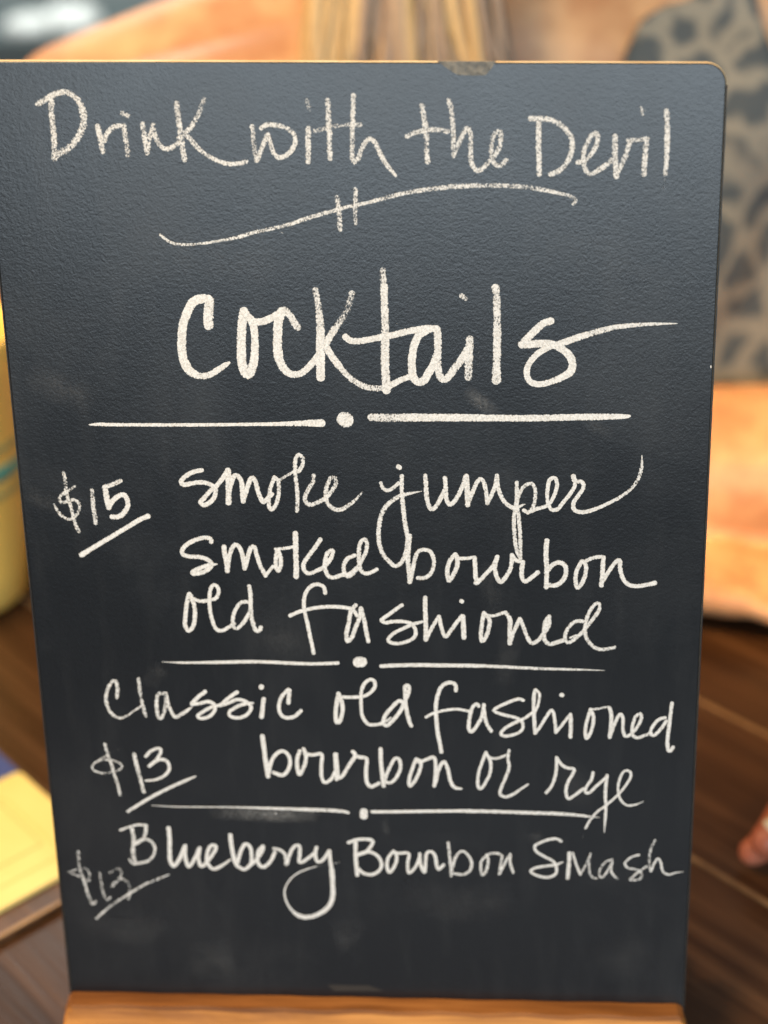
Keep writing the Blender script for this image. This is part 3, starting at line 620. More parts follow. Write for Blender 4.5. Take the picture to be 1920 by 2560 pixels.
  [75,3740,8195,155,4513,8206,154,5799,8177,154,7081,8147,154,7935,8087,128,8277,8044,85,8661,8011,21],
 ],
 'Blueberry': [
  [55,-8905,7242,196,-8868,6822,196,-8922,6373,197,-8904,5798,197],
  [70,-9352,7211,116,-9031,7339,116,-8669,7443,115,-8351,7433,115],
  [60,-8352,7414,177,-8389,7127,178,-8534,6827,178,-8884,6598,178],
  [60,-8719,6725,143,-8356,6830,142,-8105,6586,143,-8106,6237,143,-8326,5933,143,-8602,5828,143,-8964,5772,143,-9107,5960,72],
  [90,-7502,7338,168,-7485,6893,169,-7516,6396,169,-7522,5947,170,-7404,5698,170,-7162,6003,169,-6929,6555,169],
  [85,-6905,6580,160,-6933,6107,160,-6824,5683,161,-6583,6013,160,-6379,6464,160],
  [85,-6356,6490,151,-6427,6015,151,-6334,5692,152,-6098,5921,151,-5810,6325,151,-5731,6574,151,-5929,6596,151,-6079,6270,151,-6101,5871,151,-5893,5599,152,-5575,5730,151,-5205,6011,80],
  [95,-5162,7068,168,-5133,6584,168,-5069,6088,169,-4994,5790,169],
  [90,-4959,5822,151,-4776,6423,150,-4586,6698,150,-4417,6528,150,-4391,6131,151,-4449,5830,151,-4681,5601,151,-4942,5722,151],
  [90,-4451,5780,151,-4172,6084,151,-3982,6386,150,-3928,6610,150,-4115,6384,150,-4174,6035,151,-4096,5786,151,-3944,5714,151,-3691,5943,150,-3498,6344,150],
  [70,-3535,6517,141,-3274,6447,141,-3105,6251,141,-3077,5829,142],
  [85,-3054,5854,150,-2879,6404,150,-2694,6655,150,-2542,6608,150,-2554,6261,150,-2586,5962,150,-2454,5964,150,-2182,6167,150,-1956,6370,150],
  [85,-1905,6593,149,-1959,6270,150,-1880,5974,150,-1657,6077,150,-1426,6453,149],
  [90,-1417,6453,149,-1396,5982,150,-1343,5484,194,-1335,4983,195,-1349,4478,195,-1494,4070,196,-1815,3759,196,-2222,3572,197,-2624,3590,197,-2928,3839,107,-3136,4242,80,-3186,4697,71,-3015,5104,62,-2738,5410,62,-2377,5616,71,-1930,5774,35],
  [30,-1930,5774,35,-1487,5856,35,-1088,5962,79],
 ],
 'Bourbon': [
  [95,-419,6814,157,-430,6345,158,-418,5899,158,-385,5426,159],
  [95,-691,6810,140,-373,6938,140,-23,6968,140,229,6898,140,145,6651,140,-78,6400,140,-410,6271,140],
  [95,-299,6347,140,97,6428,140,400,6260,140,548,5915,140,433,5615,141,166,5461,141,-141,5505,141,-313,5677,141],
  [95,1016,6478,131,815,6217,131,744,5869,132,827,5572,132,1006,5774,132,1120,6124,131,1102,6420,131],
  [95,1058,6370,122,1320,6399,122,1582,6378,122,1534,5982,122,1572,5560,123,1838,5838,122,2009,6336,122],
  [95,1996,6385,131,2014,5940,131,2164,5595,131,2211,6043,131,2258,6414,131,2454,6467,131,2583,6247,131,2625,5901,131,2711,5729,131,2887,5931,131],
  [60,3065,6870,130,3106,6404,130,3149,5960,131,3169,5464,131],
  [65,3191,5663,122,3323,6210,122,3541,6509,122,3758,6414,122,3932,6072,122,3889,5725,122,3628,5521,122,3279,5565,122],
  [60,4453,6303,121,4323,6128,122,4281,5831,122,4347,5509,122,4499,5735,122,4562,6132,122,4496,6367,121],
  [55,4496,6367,121,4755,6455,121,5059,6377,121,5040,6041,121,4978,5570,122],
  [65,5000,5595,113,5192,6044,113,5362,6416,112],
  [65,5383,6417,121,5387,6047,121,5499,5644,122],
 ],
 'Smash': [
  [80,7274,7000,120,7036,7104,120,6651,7000,120,6310,6799,121,6357,6555,121,6706,6316,121,7011,6124,121,7125,5830,121,7065,5582,121,6764,5452,121,6372,5545,121,6152,5714,121,6367,5866,121,6755,5947,121,7100,6002,121,7356,6130,43],
  [75,7585,6502,163,7575,5986,164,7544,5442,164],
  [70,7714,6504,112,7831,6089,112,8016,5598,112],
  [50,8016,5598,86,8220,6046,86,8372,6490,86],
  [50,8359,6490,103,8328,6048,103,8406,5556,104,8625,5436,104],
  [50,9182,6259,94,8949,6157,95,8742,5858,95,8729,5561,95,8839,5489,95,9045,5814,95,9184,6210,94],
  [55,9184,6185,112,9154,5767,112,9379,5449,112],
  [55,10161,6471,111,9886,6369,111,9659,6120,112,9773,5925,112,10120,5833,112,10297,5688,112,10220,5440,112,9876,5409,112,9999,5584,112,10332,5885,112,10457,5986,111],
  [45,10735,7089,111,10600,6722,111,10553,6282,111,10615,5792,111],
  [65,10636,5792,111,10751,6138,111,10872,6336,111,10987,6142,111,11065,5800,111,11285,5656,103,11539,5734,77,11836,5789,21],
 ],
 'pricea': [
  [40,-11056,6263,144,-11064,5887,144,-11033,5434,144,-10916,4930,145,-10821,4423,145,-10676,3965,145,-10553,4095,145],
  [35,-11514,5350,118,-11187,5482,117,-10822,5539,117,-10685,5289,117,-10754,4984,118,-10945,5132,117,-11208,5229,118,-11426,5326,117],
  [40,-10275,5346,135,-10265,4891,136,-10209,4434,136,-10074,4130,136,-9972,4285,136],
  [40,-9890,5378,126,-9562,5561,126,-9442,5361,126,-9599,5055,126,-9870,4746,126],
  [40,-9840,4848,126,-9460,5108,126,-9204,4910,126,-9165,4504,126,-9251,4248,127],
  [50,-10565,3349,128,-10003,3875,127,-9380,4347,127,-8577,4871,126,-8021,5134,126,-7606,5318,72],
 ],
 'speck': [
  [10,594,7355,61,834,7398,61],
  [10,1309,26300,39,1486,26533,39],
  [5,4021,24907,39,4195,25262,39,4019,25734,39],
  [2,3977,23730,176,4331,23487,176,4626,23335,177],
  [10,-2074,30971,37,-2029,30948,37],
  [15,5005,27240,31,5024,27271,31],
 ],
}

WORD_LABEL = {'Drink': 'chalk word Drink', 'with': 'chalk word with', 'the': 'chalk word the', 'Devil': 'chalk word Devil', 'swoosh': 'thin wavy chalk flourish crossed by two short bars',
 'Cocktails': 'large bold chalk heading cocktails', 'divider1': 'thick chalk divider with a dot under the heading', 'priceM': 'chalk price $15 with slanting underline',
 'smoke': 'chalk word smoke', 'jumper': 'chalk word jumper with looping tails', 'smoked': 'chalk word smoked', 'bourbon1': 'chalk word bourbon after smoked', 'old1': 'chalk word old starting a line of its own',
 'fashioned1': 'chalk word fashioned above the middle divider', 'divider2': 'chalk divider with oval dot below old fashioned', 'Classic': 'chalk word Classic', 'old2': 'chalk word old after Classic', 'fashioned2': 'chalk word fashioned after Classic old',
 'priceW': 'chalk price $13 beside bourbon or rye', 'bourbon2': 'chalk word bourbon before or rye', 'or': 'chalk word or', 'rye': 'chalk word rye with crossed tail', 'divider3': 'lowest chalk divider, smudged on its left half',
 'Blueberry': 'chalk word Blueberry with big looped y', 'Bourbon': 'capitalised chalk word Bourbon', 'Smash': 'faint chalk word Smash', 'pricea': 'faint chalk price $13 beside Blueberry', 'speck': 'stray chalk specks and scratches'}
def smooth_line(P):
    """Catmull-Rom through (x, y, w)"""
    n = len(P); out = []
    for i in range(n-1):
        p0 = P[max(i-1, 0)]; p1 = P[i]; p2 = P[i+1]; p3 = P[min(i+2, n-1)]
        d = math.dist(p1[:2], p2[:2]); m = max(2, min(14, int(d/.00055)))
        for k in range(m):
            t = k/m; t2 = t*t; t3 = t2*t
            out.append(tuple(.5*((2*p1[j])+(-p0[j]+p2[j])*t+(2*p0[j]-5*p1[j]+4*p2[j]-p3[j])*t2+(-p0[j]+3*p1[j]-3*p2[j]+p3[j])*t3) for j in range(3)))
    out.append(P[-1]); return out
lay = [0]; rnd = random.Random(5)
def word_mesh(name, strokes, parent):
    vs, fs, den, acr = [], [], [], []
    for st_ in strokes:
        d = st_[0]/100; P = [(st_[i]*1e-5, st_[i+1]*1e-5, st_[i+2]*1e-5) for i in range(1, len(st_), 3)]
        P = smooth_line(P)
        tang = []
        for i in range(len(P)):
            a = P[max(i-1, 0)]; b = P[min(i+1, len(P)-1)]; tx, ty = b[0]-a[0], b[1]-a[1]; l = math.hypot(tx, ty) or 1; tang.append((tx/l, ty/l))
        rows = []
        w0 = P[0][2]/2
        for c in (1.0, .88, .6, .3): rows.append((P[0][0]-tang[0][0]*w0*c*.85, P[0][1]-tang[0][1]*w0*c*.85, tang[0], w0*math.sqrt(max(0, 1-c*c)), ))
        for i, (x, y, ww) in enumerate(P): rows.append((x, y, tang[i], ww/2*(1+.05*rnd.uniform(-1, 1))))
        w1 = P[-1][2]/2
        for c in (.3, .6, .88, 1.0): rows.append((P[-1][0]+tang[-1][0]*w1*c*.85, P[-1][1]+tang[-1][1]*w1*c*.85, tang[-1], w1*math.sqrt(max(0, 1-c*c))))
        z0 = .00016+lay[0]*1.5e-6; lay[0] += 1; b0 = len(vs)
        for k, (x, y, (tx, ty), hw) in enumerate(rows):
            z = z0+k*1.2e-7; cap = 1 if (k == 0 or k == len(rows)-1) else 0
            for s in (-1, 0, 1): vs.append((x-ty*hw*s, y+tx*hw*s, z)); den.append(d); acr.append(1. if cap else float(s))
        for k in range(len(rows)-1):
            for s in (0, 1): a = b0+k*3+s; fs.append((a, a+3, a+4, a+1))
    o = mesh_obj(name, vs, fs, M_chalk, parent)
    for nm, dat in (('chalk_amount', den), ('stroke_side', acr)):
        at = o.data.attributes.new(nm, 'FLOAT', 'POINT'); at.data.foreach_set('value', dat)
    return o
for g, sts in [(g, s) for g, s in STROKES.items() if g != 'speck']+[('speck', [s]) for s in STROKES['speck']]:
    nm = 'chalk_divider' if g.startswith('divider') else 'chalk_price' if g.startswith('price') else 'chalk_flourish' if g == 'swoosh' else 'chalk_speck' if g == 'speck' else 'chalk_word'
    o = word_mesh(nm, sts, bd); o['label'] = WORD_LABEL[g]

def smudge(dat):
    amt, w_ = dat[0], dat[1]; P = smooth_line([(x*1e-5, y*1e-5, w_*1e-5) for x, y in dat[2]]); n = len(P); vs, fs, am, si = [], [], [], []
    z = .00013
    for i, (x, y, ww) in enumerate(P):
        a = P[max(i-1, 0)]; b = P[min(i+1, n-1)]; tx, ty = b[0]-a[0], b[1]-a[1]; l = math.hypot(tx, ty) or 1; tx /= l; ty /= l
        for s in (-1, 0, 1): vs.append((x-ty*ww*s, y+tx*ww*s, z)); am.append(amt*math.sin(math.pi*i/(n-1))); si.append(float(s))
    for k in range(n-1):
        for s in (0, 1): a = k*3+s; fs.append((a, a+3, a+4, a+1))
    o = mesh_obj('chalk_smudge', vs, fs, M_dust, bd)
    for nm, d_ in (('chalk_amount', am), ('stroke_side', si)):
        at = o.data.attributes.new(nm, 'FLOAT', 'POINT'); at.data.foreach_set('value', d_)
for d_ in [(0.2,365,[(-5963,8066),(-4754,7982),(-3545,7932),(-2639,7946),(-1733,7992)]),(0.13,297,[(3655,24161),(4129,23813),(4537,23506),(4741,23254)]),(0.035,642,[(-11289,24859),(-10629,24436),(-9681,24081),(-9011,23726)]),(0.035,430,[(-11831,20563),(-11141,20268),(-10583,20091)]),(0.045,386,[(-7882,13068),(-7658,13548),(-7263,13947)]),(0.035,948,[(-7112,1410),(-6003,1526),(-5207,1724)]),(0.02,1067,[(8715,1493),(9766,1962),(10981,1900)]),(0.03,868,[(-1431,2612),(-809,2714),(-349,2546)]),(0.025,482,[(5501,15662),(5229,14429),(5024,13178)]),(0.03,420,[(4426,18069),(4572,16872),(4651,15504)]),(0.03,296,[(7713,23314),(8267,22754),(8809,22683)]),(0.0175,1211,[(-7766,29302),(-5112,28748),(-1628,28976)]),(0.015,1558,[(5477,29936),(8102,28618),(10112,27027)]),(0.04,356,[(6185,7338),(6415,6836)]),(0.02,1015,[(-4103,15609),(-2969,14996),(-1530,14694)]),(0.025,695,[(-11245,3216),(-9235,2719),(-7784,3285)]),(0.035,391,[(584,7387),(885,7459)]),(0.0225,914,[(1223,4690),(3502,4210),(5771,4601)]),(0.025,728,[(6872,10320),(7769,9352),(8094,8036)])]: smudge(d_)

# ------------------------------------------------------------------ menu card on the table, left
a_ = Vector((.7093, -.7049)); b_ = Vector((-.7049, -.7093))
A0 = Vector((-.1915, .1702))
def b_card(nt, p):
    v = coords(nt); n = N(nt, 'ShaderNodeTexNoise', Scale=40., Detail=4.); nt.links.new(v, n.inputs['Vector'])
    r = ramp(nt, [(.3, (.84, .71, .25)), (.7, (.90, .78, .30))]); nt.links.new(n.outputs['Fac'], r.inputs[0]); nt.links.new(r.outputs[0], p.inputs['Base Color'])
M_card = mat('yellow_card', rough=.4, build=b_card)
M_blue = mat('blue_print', (.050, .085, .30, 1), .4, build=lambda nt, p: (lambda v, n: (nt.links.new(v, n.inputs['Vector']), nt.links.new(mathn(nt, 'MULTIPLY_ADD', n.outputs['Fac'], .2, .3), p.inputs['Roughness'])))(coords(nt), N(nt, 'ShaderNodeTexNoise', Scale=60.)))
M_faint = mat('faint_brown_print', (.62, .43, .13, 1), .5)
card = empty('menu_card', (A0.x, A0.y, TZ), (0, 0, math.atan2(b_.y, b_.x))); tag(card, 'yellow menu card with a blue top lying on the table left of the chalkboard', 'menu card')
# local x = along b (leftwards edge), local y: a is -y?  rot +90deg of b
ay = Vector((-b_.y, b_.x)); sg = 1 if ay.dot(a_) > 0 else -1
def crd(x0, x1, s0, s1, r=.002): return [(x, sg*s) for x, s in rrect(x0, x1, s0, s1, r)]
def box_in(name, pts, z0, z1, m, bev=.0003): return prism(name, pts if sg > 0 else pts[::-1], z0, z1, m, card, bev=bev)
M_base = wood('dark_holder_wood', (.05, .024, .011), (.11, .055, .026), (.17, .09, .045), scale=(120, 9, 60))
box_in('holder_base', crd(-.004, .125, -.05, .0975, .002), .0003, .0030, M_base, .0006)
box_in('edge_strip', crd(-.0035, .1245, .0950, .0970, .0006), .00305, .0036, M_edge_glint, .0002)
box_in('card_panel', crd(0, .12, -.0004, .083, .003), .0032, .0052, M_card)
box_in('header_panel', crd(0, .12, -.046, -.0009, .001), .0032, .0051, M_blue)
def ring_line(name, x0, x1, s0, s1, r, wd, z, m):
    o = crd(x0, x1, s0, s1, r); i = crd(x0+wd, x1-wd, s0+wd, s1-wd, max(r-wd, .0004)); n = len(o)
    return mesh_obj(name, [(x, y, z) for x, y in o+i], [(k, (k+1) % n, n+(k+1) % n, n+k) for k in range(n)], m, card)
ring_line('printed_frame', .016, .080, .012, .071, .007, .0006, .00545, mat('pale_print', (.76, .60, .19, 1), .5))
ring_line('printed_frame', .020, .075, .017, .058, .001, .0005, .00545, M_faint)

# ------------------------------------------------------------------ yellow cup, left
def b_cup(nt, p):
    v = coords(nt); n = N(nt, 'ShaderNodeTexNoise', Scale=18., Detail=3.); nt.links.new(v, n.inputs['Vector'])
    r = ramp(nt, [(.3, (.95, .63, .14)), (.7, (.97, .71, .18))]); nt.links.new(n.outputs['Fac'], r.inputs[0]); nt.links.new(r.outputs[0], p.inputs['Base Color'])
M_cup = mat('yellow_cup_glaze', rough=.3, build=b_cup)
cup = empty('yellow_cup', (-.2720, .345, TZ)); tag(cup, 'tall pale yellow cup with blue-green stripes at the left edge behind the chalkboard', 'cup')
RC = lambda z: .0365+z*.0185/.18
cup_prof = [(.0, .001), (.026, .001), (.031, .004), (RC(.012)-.0008, .010), (RC(.03), .03), (RC(.09), .09), (RC(.152), .152), (RC(.154)+.0014, .1545), (RC(.176)+.0018, .176), (RC(.178)+.001, .1795), (RC(.178)-.0015, .1795), (RC(.17)-.003, .170), (RC(.03)-.003, .03), (.033, .007), (.0, .005)]
lathe('body', cup_prof, M_cup, cup)
def band(z0, z1, m):
    r = lambda z: RC(z)+.0006
    lathe('stripe', [(r(z0)-.0006, z0), (r(z0), z0+.0004), (r(z1), z1-.0004), (r(z1)-.0006, z1)], m, cup)
M_teal = mat('teal_stripe', (.10, .36, .30, 1), .35); M_olive = mat('olive_stripe', (.36, .36, .15, 1), .35)
band(.112, .117, M_olive); band(.094, .104, M_teal); band(.083, .088, M_olive)

# ------------------------------------------------------------------ people
def sph(bm, c, r, sc=(1, 1, 1), rot=None):
    m = Matrix.Translation(c) @ (rot or Matrix.Identity(4)) @ Matrix.Diagonal((r*sc[0], r*sc[1], r*sc[2], 1))
    bmesh.ops.create_icosphere(bm, subdivisions=3, radius=1, matrix=m)
def cap(bm, a, ra, b, rb):
    t = bmesh.new()
    bmesh.ops.create_icosphere(t, subdivisions=3, radius=ra, matrix=Matrix.Translation(a)); bmesh.ops.create_icosphere(t, subdivisions=3, radius=rb, matrix=Matrix.Translation(b))
    h = bmesh.ops.convex_hull(t, input=t.verts[:]); bmesh.ops.delete(t, geom=[g for g in h['geom_interior'] if isinstance(g, bmesh.types.BMVert)], context='VERTS')
    me = bpy.data.meshes.new('tmp'); t.to_mesh(me); t.free(); bm.from_mesh(me); bpy.data.meshes.remove(me)
def chain(bm, pts):
    for (a, ra), (b, rb) in zip(pts, pts[1:]): cap(bm, Vector(a), ra, Vector(b), rb)
def fused(name, bm, voxel, smooth_it, m, parent):
    me = bpy.data.meshes.new('tmp'); bm.to_mesh(me); bm.free(); o = bpy.data.objects.new('tmp', me); S.collection.objects.link(o)
    r = o.modifiers.new('r', 'REMESH'); r.mode = 'VOXEL'; r.voxel_size = voxel; s = o.modifiers.new('s', 'SMOOTH'); s.factor = .5; s.iterations = smooth_it
    dg = bpy.context.evaluated_depsgraph_get(); dg.update(); n = bpy.data.meshes.new_from_object(o.evaluated_get(dg)); bpy.data.objects.remove(o); bpy.data.meshes.remove(me)
    n.name = name; n.materials.clear(); n.materials.append(m); n.polygons.foreach_set('use_smooth', [True]*len(n.polygons))
    ob = bpy.data.objects.new(name, n); return link(ob, parent)
def hand(bm, wrist, fwd, up, side, s=1.0, curl=.35, open_=0.0):
    """palm and five fingers; side points from the little finger to the thumb"""
    f, u, t = (Vector(v).normalized() for v in (fwd, up, side)); W = Vector(wrist)
    pc = W+f*.045*s
    for k in range(4):
        o = t*(.027-.018*k)*s; cap(bm, W+f*.008*s+o*.6, .0150*s, W+f*.080*s+o, .0115*s)
    L = ((.043, .025, .020), (.047, .029, .021), (.044, .027, .020), (.034, .020, .018))
    for k in range(4):
        p = W+f*.082*s+t*(.028-.0190*k)*s; ang = curl*(.6+.15*k)
        rr = (.0092, .0094, .0089, .0080)[k]
        for j, l in enumerate(L[k]):
            d = (f*math.cos(ang)-u*math.sin(ang)+t*(.10-.07*k)*(1-j*.4)).normalized(); q = p+d*l*s
            cap(bm, p, (rr-.0007*j)*s, q, (rr-.0007*(j+1))*s); p = q; ang += curl*(.9 if j == 0 else .6)
    p = W+f*.018*s+t*.026*s
    for j, (l, rr) in enumerate(((.040, .0125), (.033, .0105), (.026, .0093))):
        d = (f*(.55+.22*j)+t*(.75-.25*j)-u*(.12+.1*j)).normalized(); q = p+d*l*s; cap(bm, p, rr*s, q, (rr-.001)*s); p = q
    return p
pe = empty('person', (.08, .62, 0)); inv = Vector((-.08, -.62, 0))
tag(pe, 'long-haired blonde person in sleeveless leopard print top leaning on crossed forearms behind the chalkboard', 'person')
def P_(x, y, z): return Vector((x, y, z))+inv
bm = bmesh.new()
torso = [(P_(.12, .615, .78), .215, (1.0, .60, .9)), (P_(.125, .60, .88), .215, (1.0, .62, 1.0)), (P_(.075, .575, 1.00), .16, (1.08, .62, .75))]
for c, r, sc in torso: sph(bm, c, r, sc)
bust = [(P_(.005, .50, .93), .062, (1.1, 1, 1.1)), (P_(.150, .51, .93), .062, (1.1, 1, 1.1))]
for c, r, sc in bust: sph(bm, c, r, sc)
trap = [((P_(.075, .58, 1.09)), .062, P_(-.205, .505, 1.008), .052), (P_(.075, .58, 1.09), .062, P_(.285, .56, 1.03), .056), (P_(.075, .55, 1.05), .06, P_(-.16, .47, .99), .06), (P_(.075, .555, 1.04), .06, P_(.20, .53, 1.00), .06)]
for a, ra, b, rb in trap: cap(bm, a, ra, b, rb)
# neck and head
cap(bm, P_(.075, .59, 1.08), .060, P_(.07, .555, 1.19), .052)
sph(bm, P_(.07, .545, 1.29), .092, (.82, 1.02, 1.22)); sph(bm, P_(.07, .505, 1.235), .052, (.95, .9, .9))
cap(bm, P_(.07, .455, 1.305), .008, P_(.07, .440, 1.272), .013); sph(bm, P_(.070, .452, 1.272), .014, (1.35, .8, .7))
sph(bm, P_(.07, .460, 1.243), .015, (1.5, .7, .45)); sph(bm, P_(.07, .461, 1.233), .014, (1.4, .7, .5)); sph(bm, P_(.07, .462, 1.213), .020, (1.1, .9, .8))
for s in (-1, 1):
    sph(bm, P_(.07+s*.075, .555, 1.28), .026, (.3, .7, 1.15)); cap(bm, P_(.07+s*.016, .459, 1.318), .009, P_(.07+s*.048, .470, 1.318), .008)
    sph(bm, P_(.07+s*.038, .475, 1.262), .026)
# arms
chain(bm, [(P_(-.216, .50, .992), .057), (P_(-.262, .50, .92), .050), (P_(-.300, .515, .815), .044), (P_(-.29, .51, .799), .042)])
chain(bm, [(P_(-.295, .515, .797), .042), (P_(-.16, .44, .800), .044), (P_(.06, .355, .788), .032), (P_(.115, .350, .780), .028)])
hand(bm, P_(.115, .351, .778), (1, -.16, -.03), (0, -.15, 1), (0, 1, .1), 1.0, .22)
chain(bm, [(P_(.285, .55, 1.015), .058), (P_(.325, .52, .93), .050), (P_(.375, .45, .810), .045)])
chain(bm, [(P_(.375, .445, .806), .046), (P_(.28, .415, .806), .054), (P_(.16, .413, .806), .055), (P_(-.02, .425, .798), .034), (P_(-.08, .430, .785), .027)])
hand(bm, P_(-.08, .430, .785), (-1, -.05, -.2), (0, -.2, 1), (0, 1, .1), 1.0, .3)
# hips and legs under the table
sph(bm, P_(.08, .66, .60), .17, (1.05, .8, .8)); sph(bm, P_(.08, .64, .68), .145, (1., .72, 1.))
for s in (-1, 1): chain(bm, [(P_(.08+s*.09, .64, .54), .085), (P_(.08+s*.11, .26, .53), .062), (P_(.08+s*.11, .30, .30), .056), (P_(.08+s*.11, .34, .08), .038), (P_(.08+s*.12, .22, .035), .033)])
fused('body', bm, .0048, 9, M_skin, pe)
for s in (-1, 1):
    b2 = bmesh.new(); sph(b2, P_(.07+s*.032, .468, 1.303), .0125); bm_obj('eye', b2, mat('eye_white', (.75, .73, .70, 1), .2), pe, True)
# top
bm = bmesh.new(); INF = .0065
for c, r, sc in torso: sph(bm, c, r+INF, sc)
for c, r, sc in bust: sph(bm, c, r+INF+.004, sc)
for a, ra, b, rb in trap: cap(bm, a, ra+INF, b, rb+INF)
sph(bm, P_(.08, .66, .62), .178, (1.02, .8, .8)); sph(bm, P_(.08, .64, .68), .152, (1., .74, 1.))
top = fused('leopard_top', bm, .006, 10, M_leopard, pe)
bm = bmesh.new(); bm.from_mesh(top.data); kill = []
for v in bm.verts:
    x, y, z = v.co.x+.08, v.co.y+.62, v.co.z
    k = z < .56
    vr = .108+(z-1.0)*.42; vl = .022-(z-1.0)*.3
    if z > .985 and y < .60 and vl < x < vr: k = True       # V neck
    if z > 1.075 and -.03 < x < .18: k = True               # neck hole
    if x < -.035-(1.06-z)*.35 and z > .90: k = True         # bare shoulder
    if x > .212+(1.08-z)*.30 and z > .93: k = True
    if z > .93 and (x > .26 or x < -.105): k = True
    if k: kill.append(v)
bmesh.ops.delete(bm, geom=kill, context='VERTS')
for _ in range(25):
    new = []
    for v in bm.verts:
        if v.is_boundary:
            nb = [e.other_vert(v).co for e in v.link_edges if e.is_boundary]
            if len(nb) == 2: new.append((v, v.co*.4+(nb[0]+nb[1])*.3))
    for v, c in new: v.co = c
bm.to_mesh(top.data); bm.free()
sm = top.modifiers.new('thickness', 'SOLIDIFY'); sm.thickness = .0025; sm.offset = 1
# hair: cap over the skull and long locks over one shoulder
rh = random.Random(11)
bm = bmesh.new(); sph(bm, P_(.07, .560, 1.305), .097, (.88, 1.02, 1.18))
for v in bm.verts:
    if v.co.y+.62 < .50 and v.co.z < 1.345: v.co.y += .035
hc = bm_obj('hair', bm, M_hair[1], pe, True)
def lock(P, w, m):
    vs, fs = [], []; K = 6; n = 16
    for i in range(n+1):
        t = i/n*(len(P)-1); k = min(int(t), len(P)-2); u = t-k
        p0 = P[max(k-1, 0)]; p1 = P[k]; p2 = P[k+1]; p3 = P[min(k+2, len(P)-1)]
        c = .5*((2*p1)+(-p0+p2)*u+(2*p0-5*p1+4*p2-p3)*u*u+(-p0+3*p1-3*p2+p3)*u**3)
        r = w*(1-.75*(i/n)**2)*(.45+.55*min(1, i/4))
        for j in range(K): a = 2*math.pi*j/K; vs.append(c+Vector((math.cos(a)*r, math.sin(a)*r*.5, 0)))
    for i in range(n):
        for j in range(K): fs.append((i*K+j, i*K+(j+1) % K, (i+1)*K+(j+1) % K, (i+1)*K+j))
    o = mesh_obj('hair_lock', vs, fs, m, pe, True)
for i in range(280):
    u = rh.random(); x = -.045+.093*u; lay_ = rh.uniform(0, .022); dr = rh.uniform(-.014, .014)
    mi = 0 if (u < .30 and rh.random() < .75) or rh.random() < .22 else (1 if rh.random() < .6 else 2)
    if u > .85: mi = 2
    pts = [P_(.07-.05+.05*u+rh.uniform(-.01, .01), .53, 1.39), P_(-.025+.045*u, .505-.01*u, 1.30), P_(-.02+.055*u+dr*.3, .475-lay_*.6, 1.20),
           P_(x+.006*math.sin(i), .448-lay_, 1.10+.0), P_(x+dr*.5-.006+.018*u+.004*math.sin(i*1.7), .430-lay_, 1.03), P_(x+dr*1.3-.010, .425-lay_*.8, .95), P_(x*.9+dr*2, .43-lay_*.5, .86)]
    lock(pts, rh.choice((.0014, .002, .003, .0045, .007)), M_hair[mi])
for i in range(26):
    u = i/25; x = .145+.02*math.sin(i*2.1); 
    lock([P_(.09+.05*u, .55, 1.385), P_(.15, .56+.04*u, 1.28), P_(.15+.01*u, .60+.05*u, 1.17), P_(.13-.2*u*.6, .68, 1.03), P_(.12-.15*u, .705, .90)], .011, M_hair[1+i % 2])

# hand of someone to the right, resting on the table
h2 = empty('resting_hand', (.25, .12, TZ)); tag(h2, 'reddish fingertips with a pale shiny nail resting on the table at the right edge', 'hand')
i2 = Vector((-.25, -.12, -TZ))
bm = bmesh.new()
I1 = Vector((0.1691, 0.1125, 0.759)); T1 = Vector((0.1735, 0.1031, 0.774))
def Q_(v): return Vector(v)+i2
WR = Vector((.345, .075, .790))
kn = [Vector((.262, .120, .800)), Vector((.264, .100, .798)), Vector((.268, .080, .794)), Vector((.274, .062, .788))]
for k in range(4): cap(bm, Q_(WR+Vector((0, .012-.008*k, 0))), .016, Q_(kn[k]), .0115)
# index finger: bent, its tip on the table
chain(bm, [(Q_(kn[0]), .0105), (Q_((.225, .138, .801)), .0098), (Q_((.195, .134, .783)), .0088), (Q_(I1+Vector((.004, 0, .003))), .0070), (Q_(I1), .0066)])
for k, (dx, dy) in enumerate(((.018, -.030), (.030, -.052), (.048, -.070))):
    tip = I1+Vector((dx, dy, 0)); chain(bm, [(Q_(kn[k+1]), .0102-.0005*k), (Q_(kn[k+1]*.5+tip*.5+Vector((.004, 0, .014))), .0092-.0005*k), (Q_(tip), .0078-.0004*k)])
# thumb leaves the side of the palm and lies along the index finger
chain(bm, [(Q_(WR+Vector((-.012, .016, -.008))), .015), (Q_((.272, .150, .786)), .0125), (Q_((.225, .143, .778)), .0108), (Q_(T1), .0086)])
chain(bm, [(Q_(WR), .022), (Q_((.46, .03, .80)), .032), (Q_((.60, -.03, .81)), .040)])

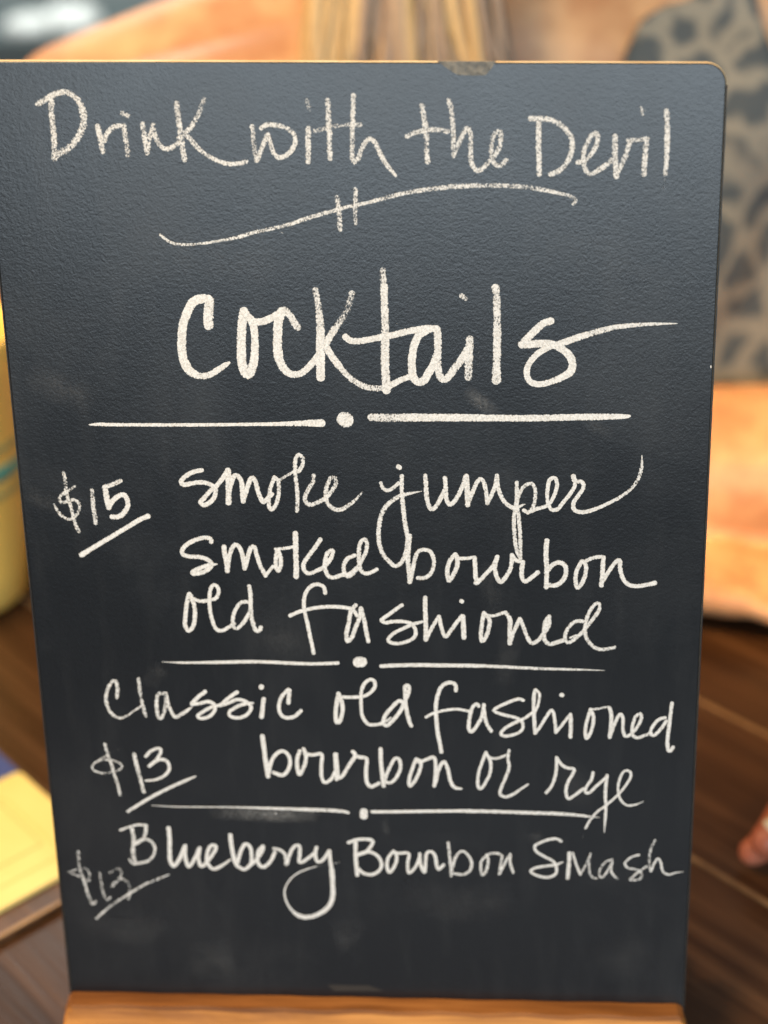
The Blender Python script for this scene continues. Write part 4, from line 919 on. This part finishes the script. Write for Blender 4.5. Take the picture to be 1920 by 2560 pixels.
fused('hand_skin', bm, .0016, 5, M_skin2, h2)
M_nail = mat('pale_nail', (.62, .58, .42, 1), .12)
def nail(c, d, nrm, l, w_):
    d = Vector(d).normalized(); n = Vector(nrm).normalized(); n = (n-d*n.dot(d)).normalized(); s = d.cross(n); vs, fs = [], []
    for i in range(9):
        for j in range(9):
            a = (i/8-.5)*2; b = (j/8-.5)*2; q = math.sqrt(max(0, 1-.5*b*b)) if a > 0 else 1
            vs.append(Vector(c)+i2+d*a*l/2*q+s*b*w_/2-n*(b*b*.0016+max(0, a)**2*.0006))
    for i in range(8):
        for j in range(8): fs.append((i*9+j, i*9+j+1, (i+1)*9+j+1, (i+1)*9+j))
    o = mesh_obj('nail', vs, fs, M_nail, h2, True); m_ = o.modifiers.new('t', 'SOLIDIFY'); m_.thickness = .0006
nail(T1+Vector((.004, .001, .0094)), T1-Vector((.225, .143, .778)), (-.15, -.45, 1), .013, .0115)

# ------------------------------------------------------------------ room behind, far out of focus
cab = empty('side_cabinet', (-.85, 2.75, 0)); tag(cab, 'dark grey-blue cabinet far behind the shoulder at the upper left', 'cabinet')
M_cab = mat('dark_blue_grey_paint', (.10, .125, .13, 1), .5, build=lambda nt, p: (lambda v, n: (nt.links.new(v, n.inputs['Vector']), nt.links.new(mathn(nt, 'MULTIPLY_ADD', n.outputs['Fac'], .2, .4), p.inputs['Roughness'])))(coords(nt), N(nt, 'ShaderNodeTexNoise', Scale=20.)))
prism('carcass', [(-.22, -.2), (.5, -.2), (.5, .2), (-.22, .2)], .0, .70, M_cab, cab, bev=.006)
prism('cabinet_top', [(-.235, -.215), (.515, -.215), (.515, .215), (-.235, .215)], .702, .73, M_cab, cab, bev=.004)
for x0 in (-.19, .155): prism('door', [(x0, -.212), (x0+.31, -.212), (x0+.31, -.2015), (x0, -.2015)], .06, .66, M_cab, cab, bev=.002)
for k, (x, y, r) in enumerate(((.070, -.13, .040), (-.008, -.165, .032))):
    b_ = empty('folded_napkin' if 0 else 'white_napkin', (-.85+x, 2.75+y, .731)); tag(b_, ('larger' if k == 0 else 'smaller')+' crumpled white napkin on the dark cabinet far behind the shoulder', 'napkin', 'white napkins on the cabinet')
    bm = bmesh.new(); bmesh.ops.create_icosphere(bm, subdivisions=4, radius=r)
    for v in bm.verts:
        n_ = v.co.normalized(); q = 1+.18*math.sin(n_.x*9+k)*math.cos(n_.y*11)+.1*math.sin(n_.z*17+n_.x*13); v.co = Vector((n_.x*r*1.5*q, n_.y*r*q, max(0, (n_.z+.35)*r*.8*q)))
    bm_obj('cloth', bm, mat('white_cloth', (.80, .82, .80, 1), .8), b_, True)
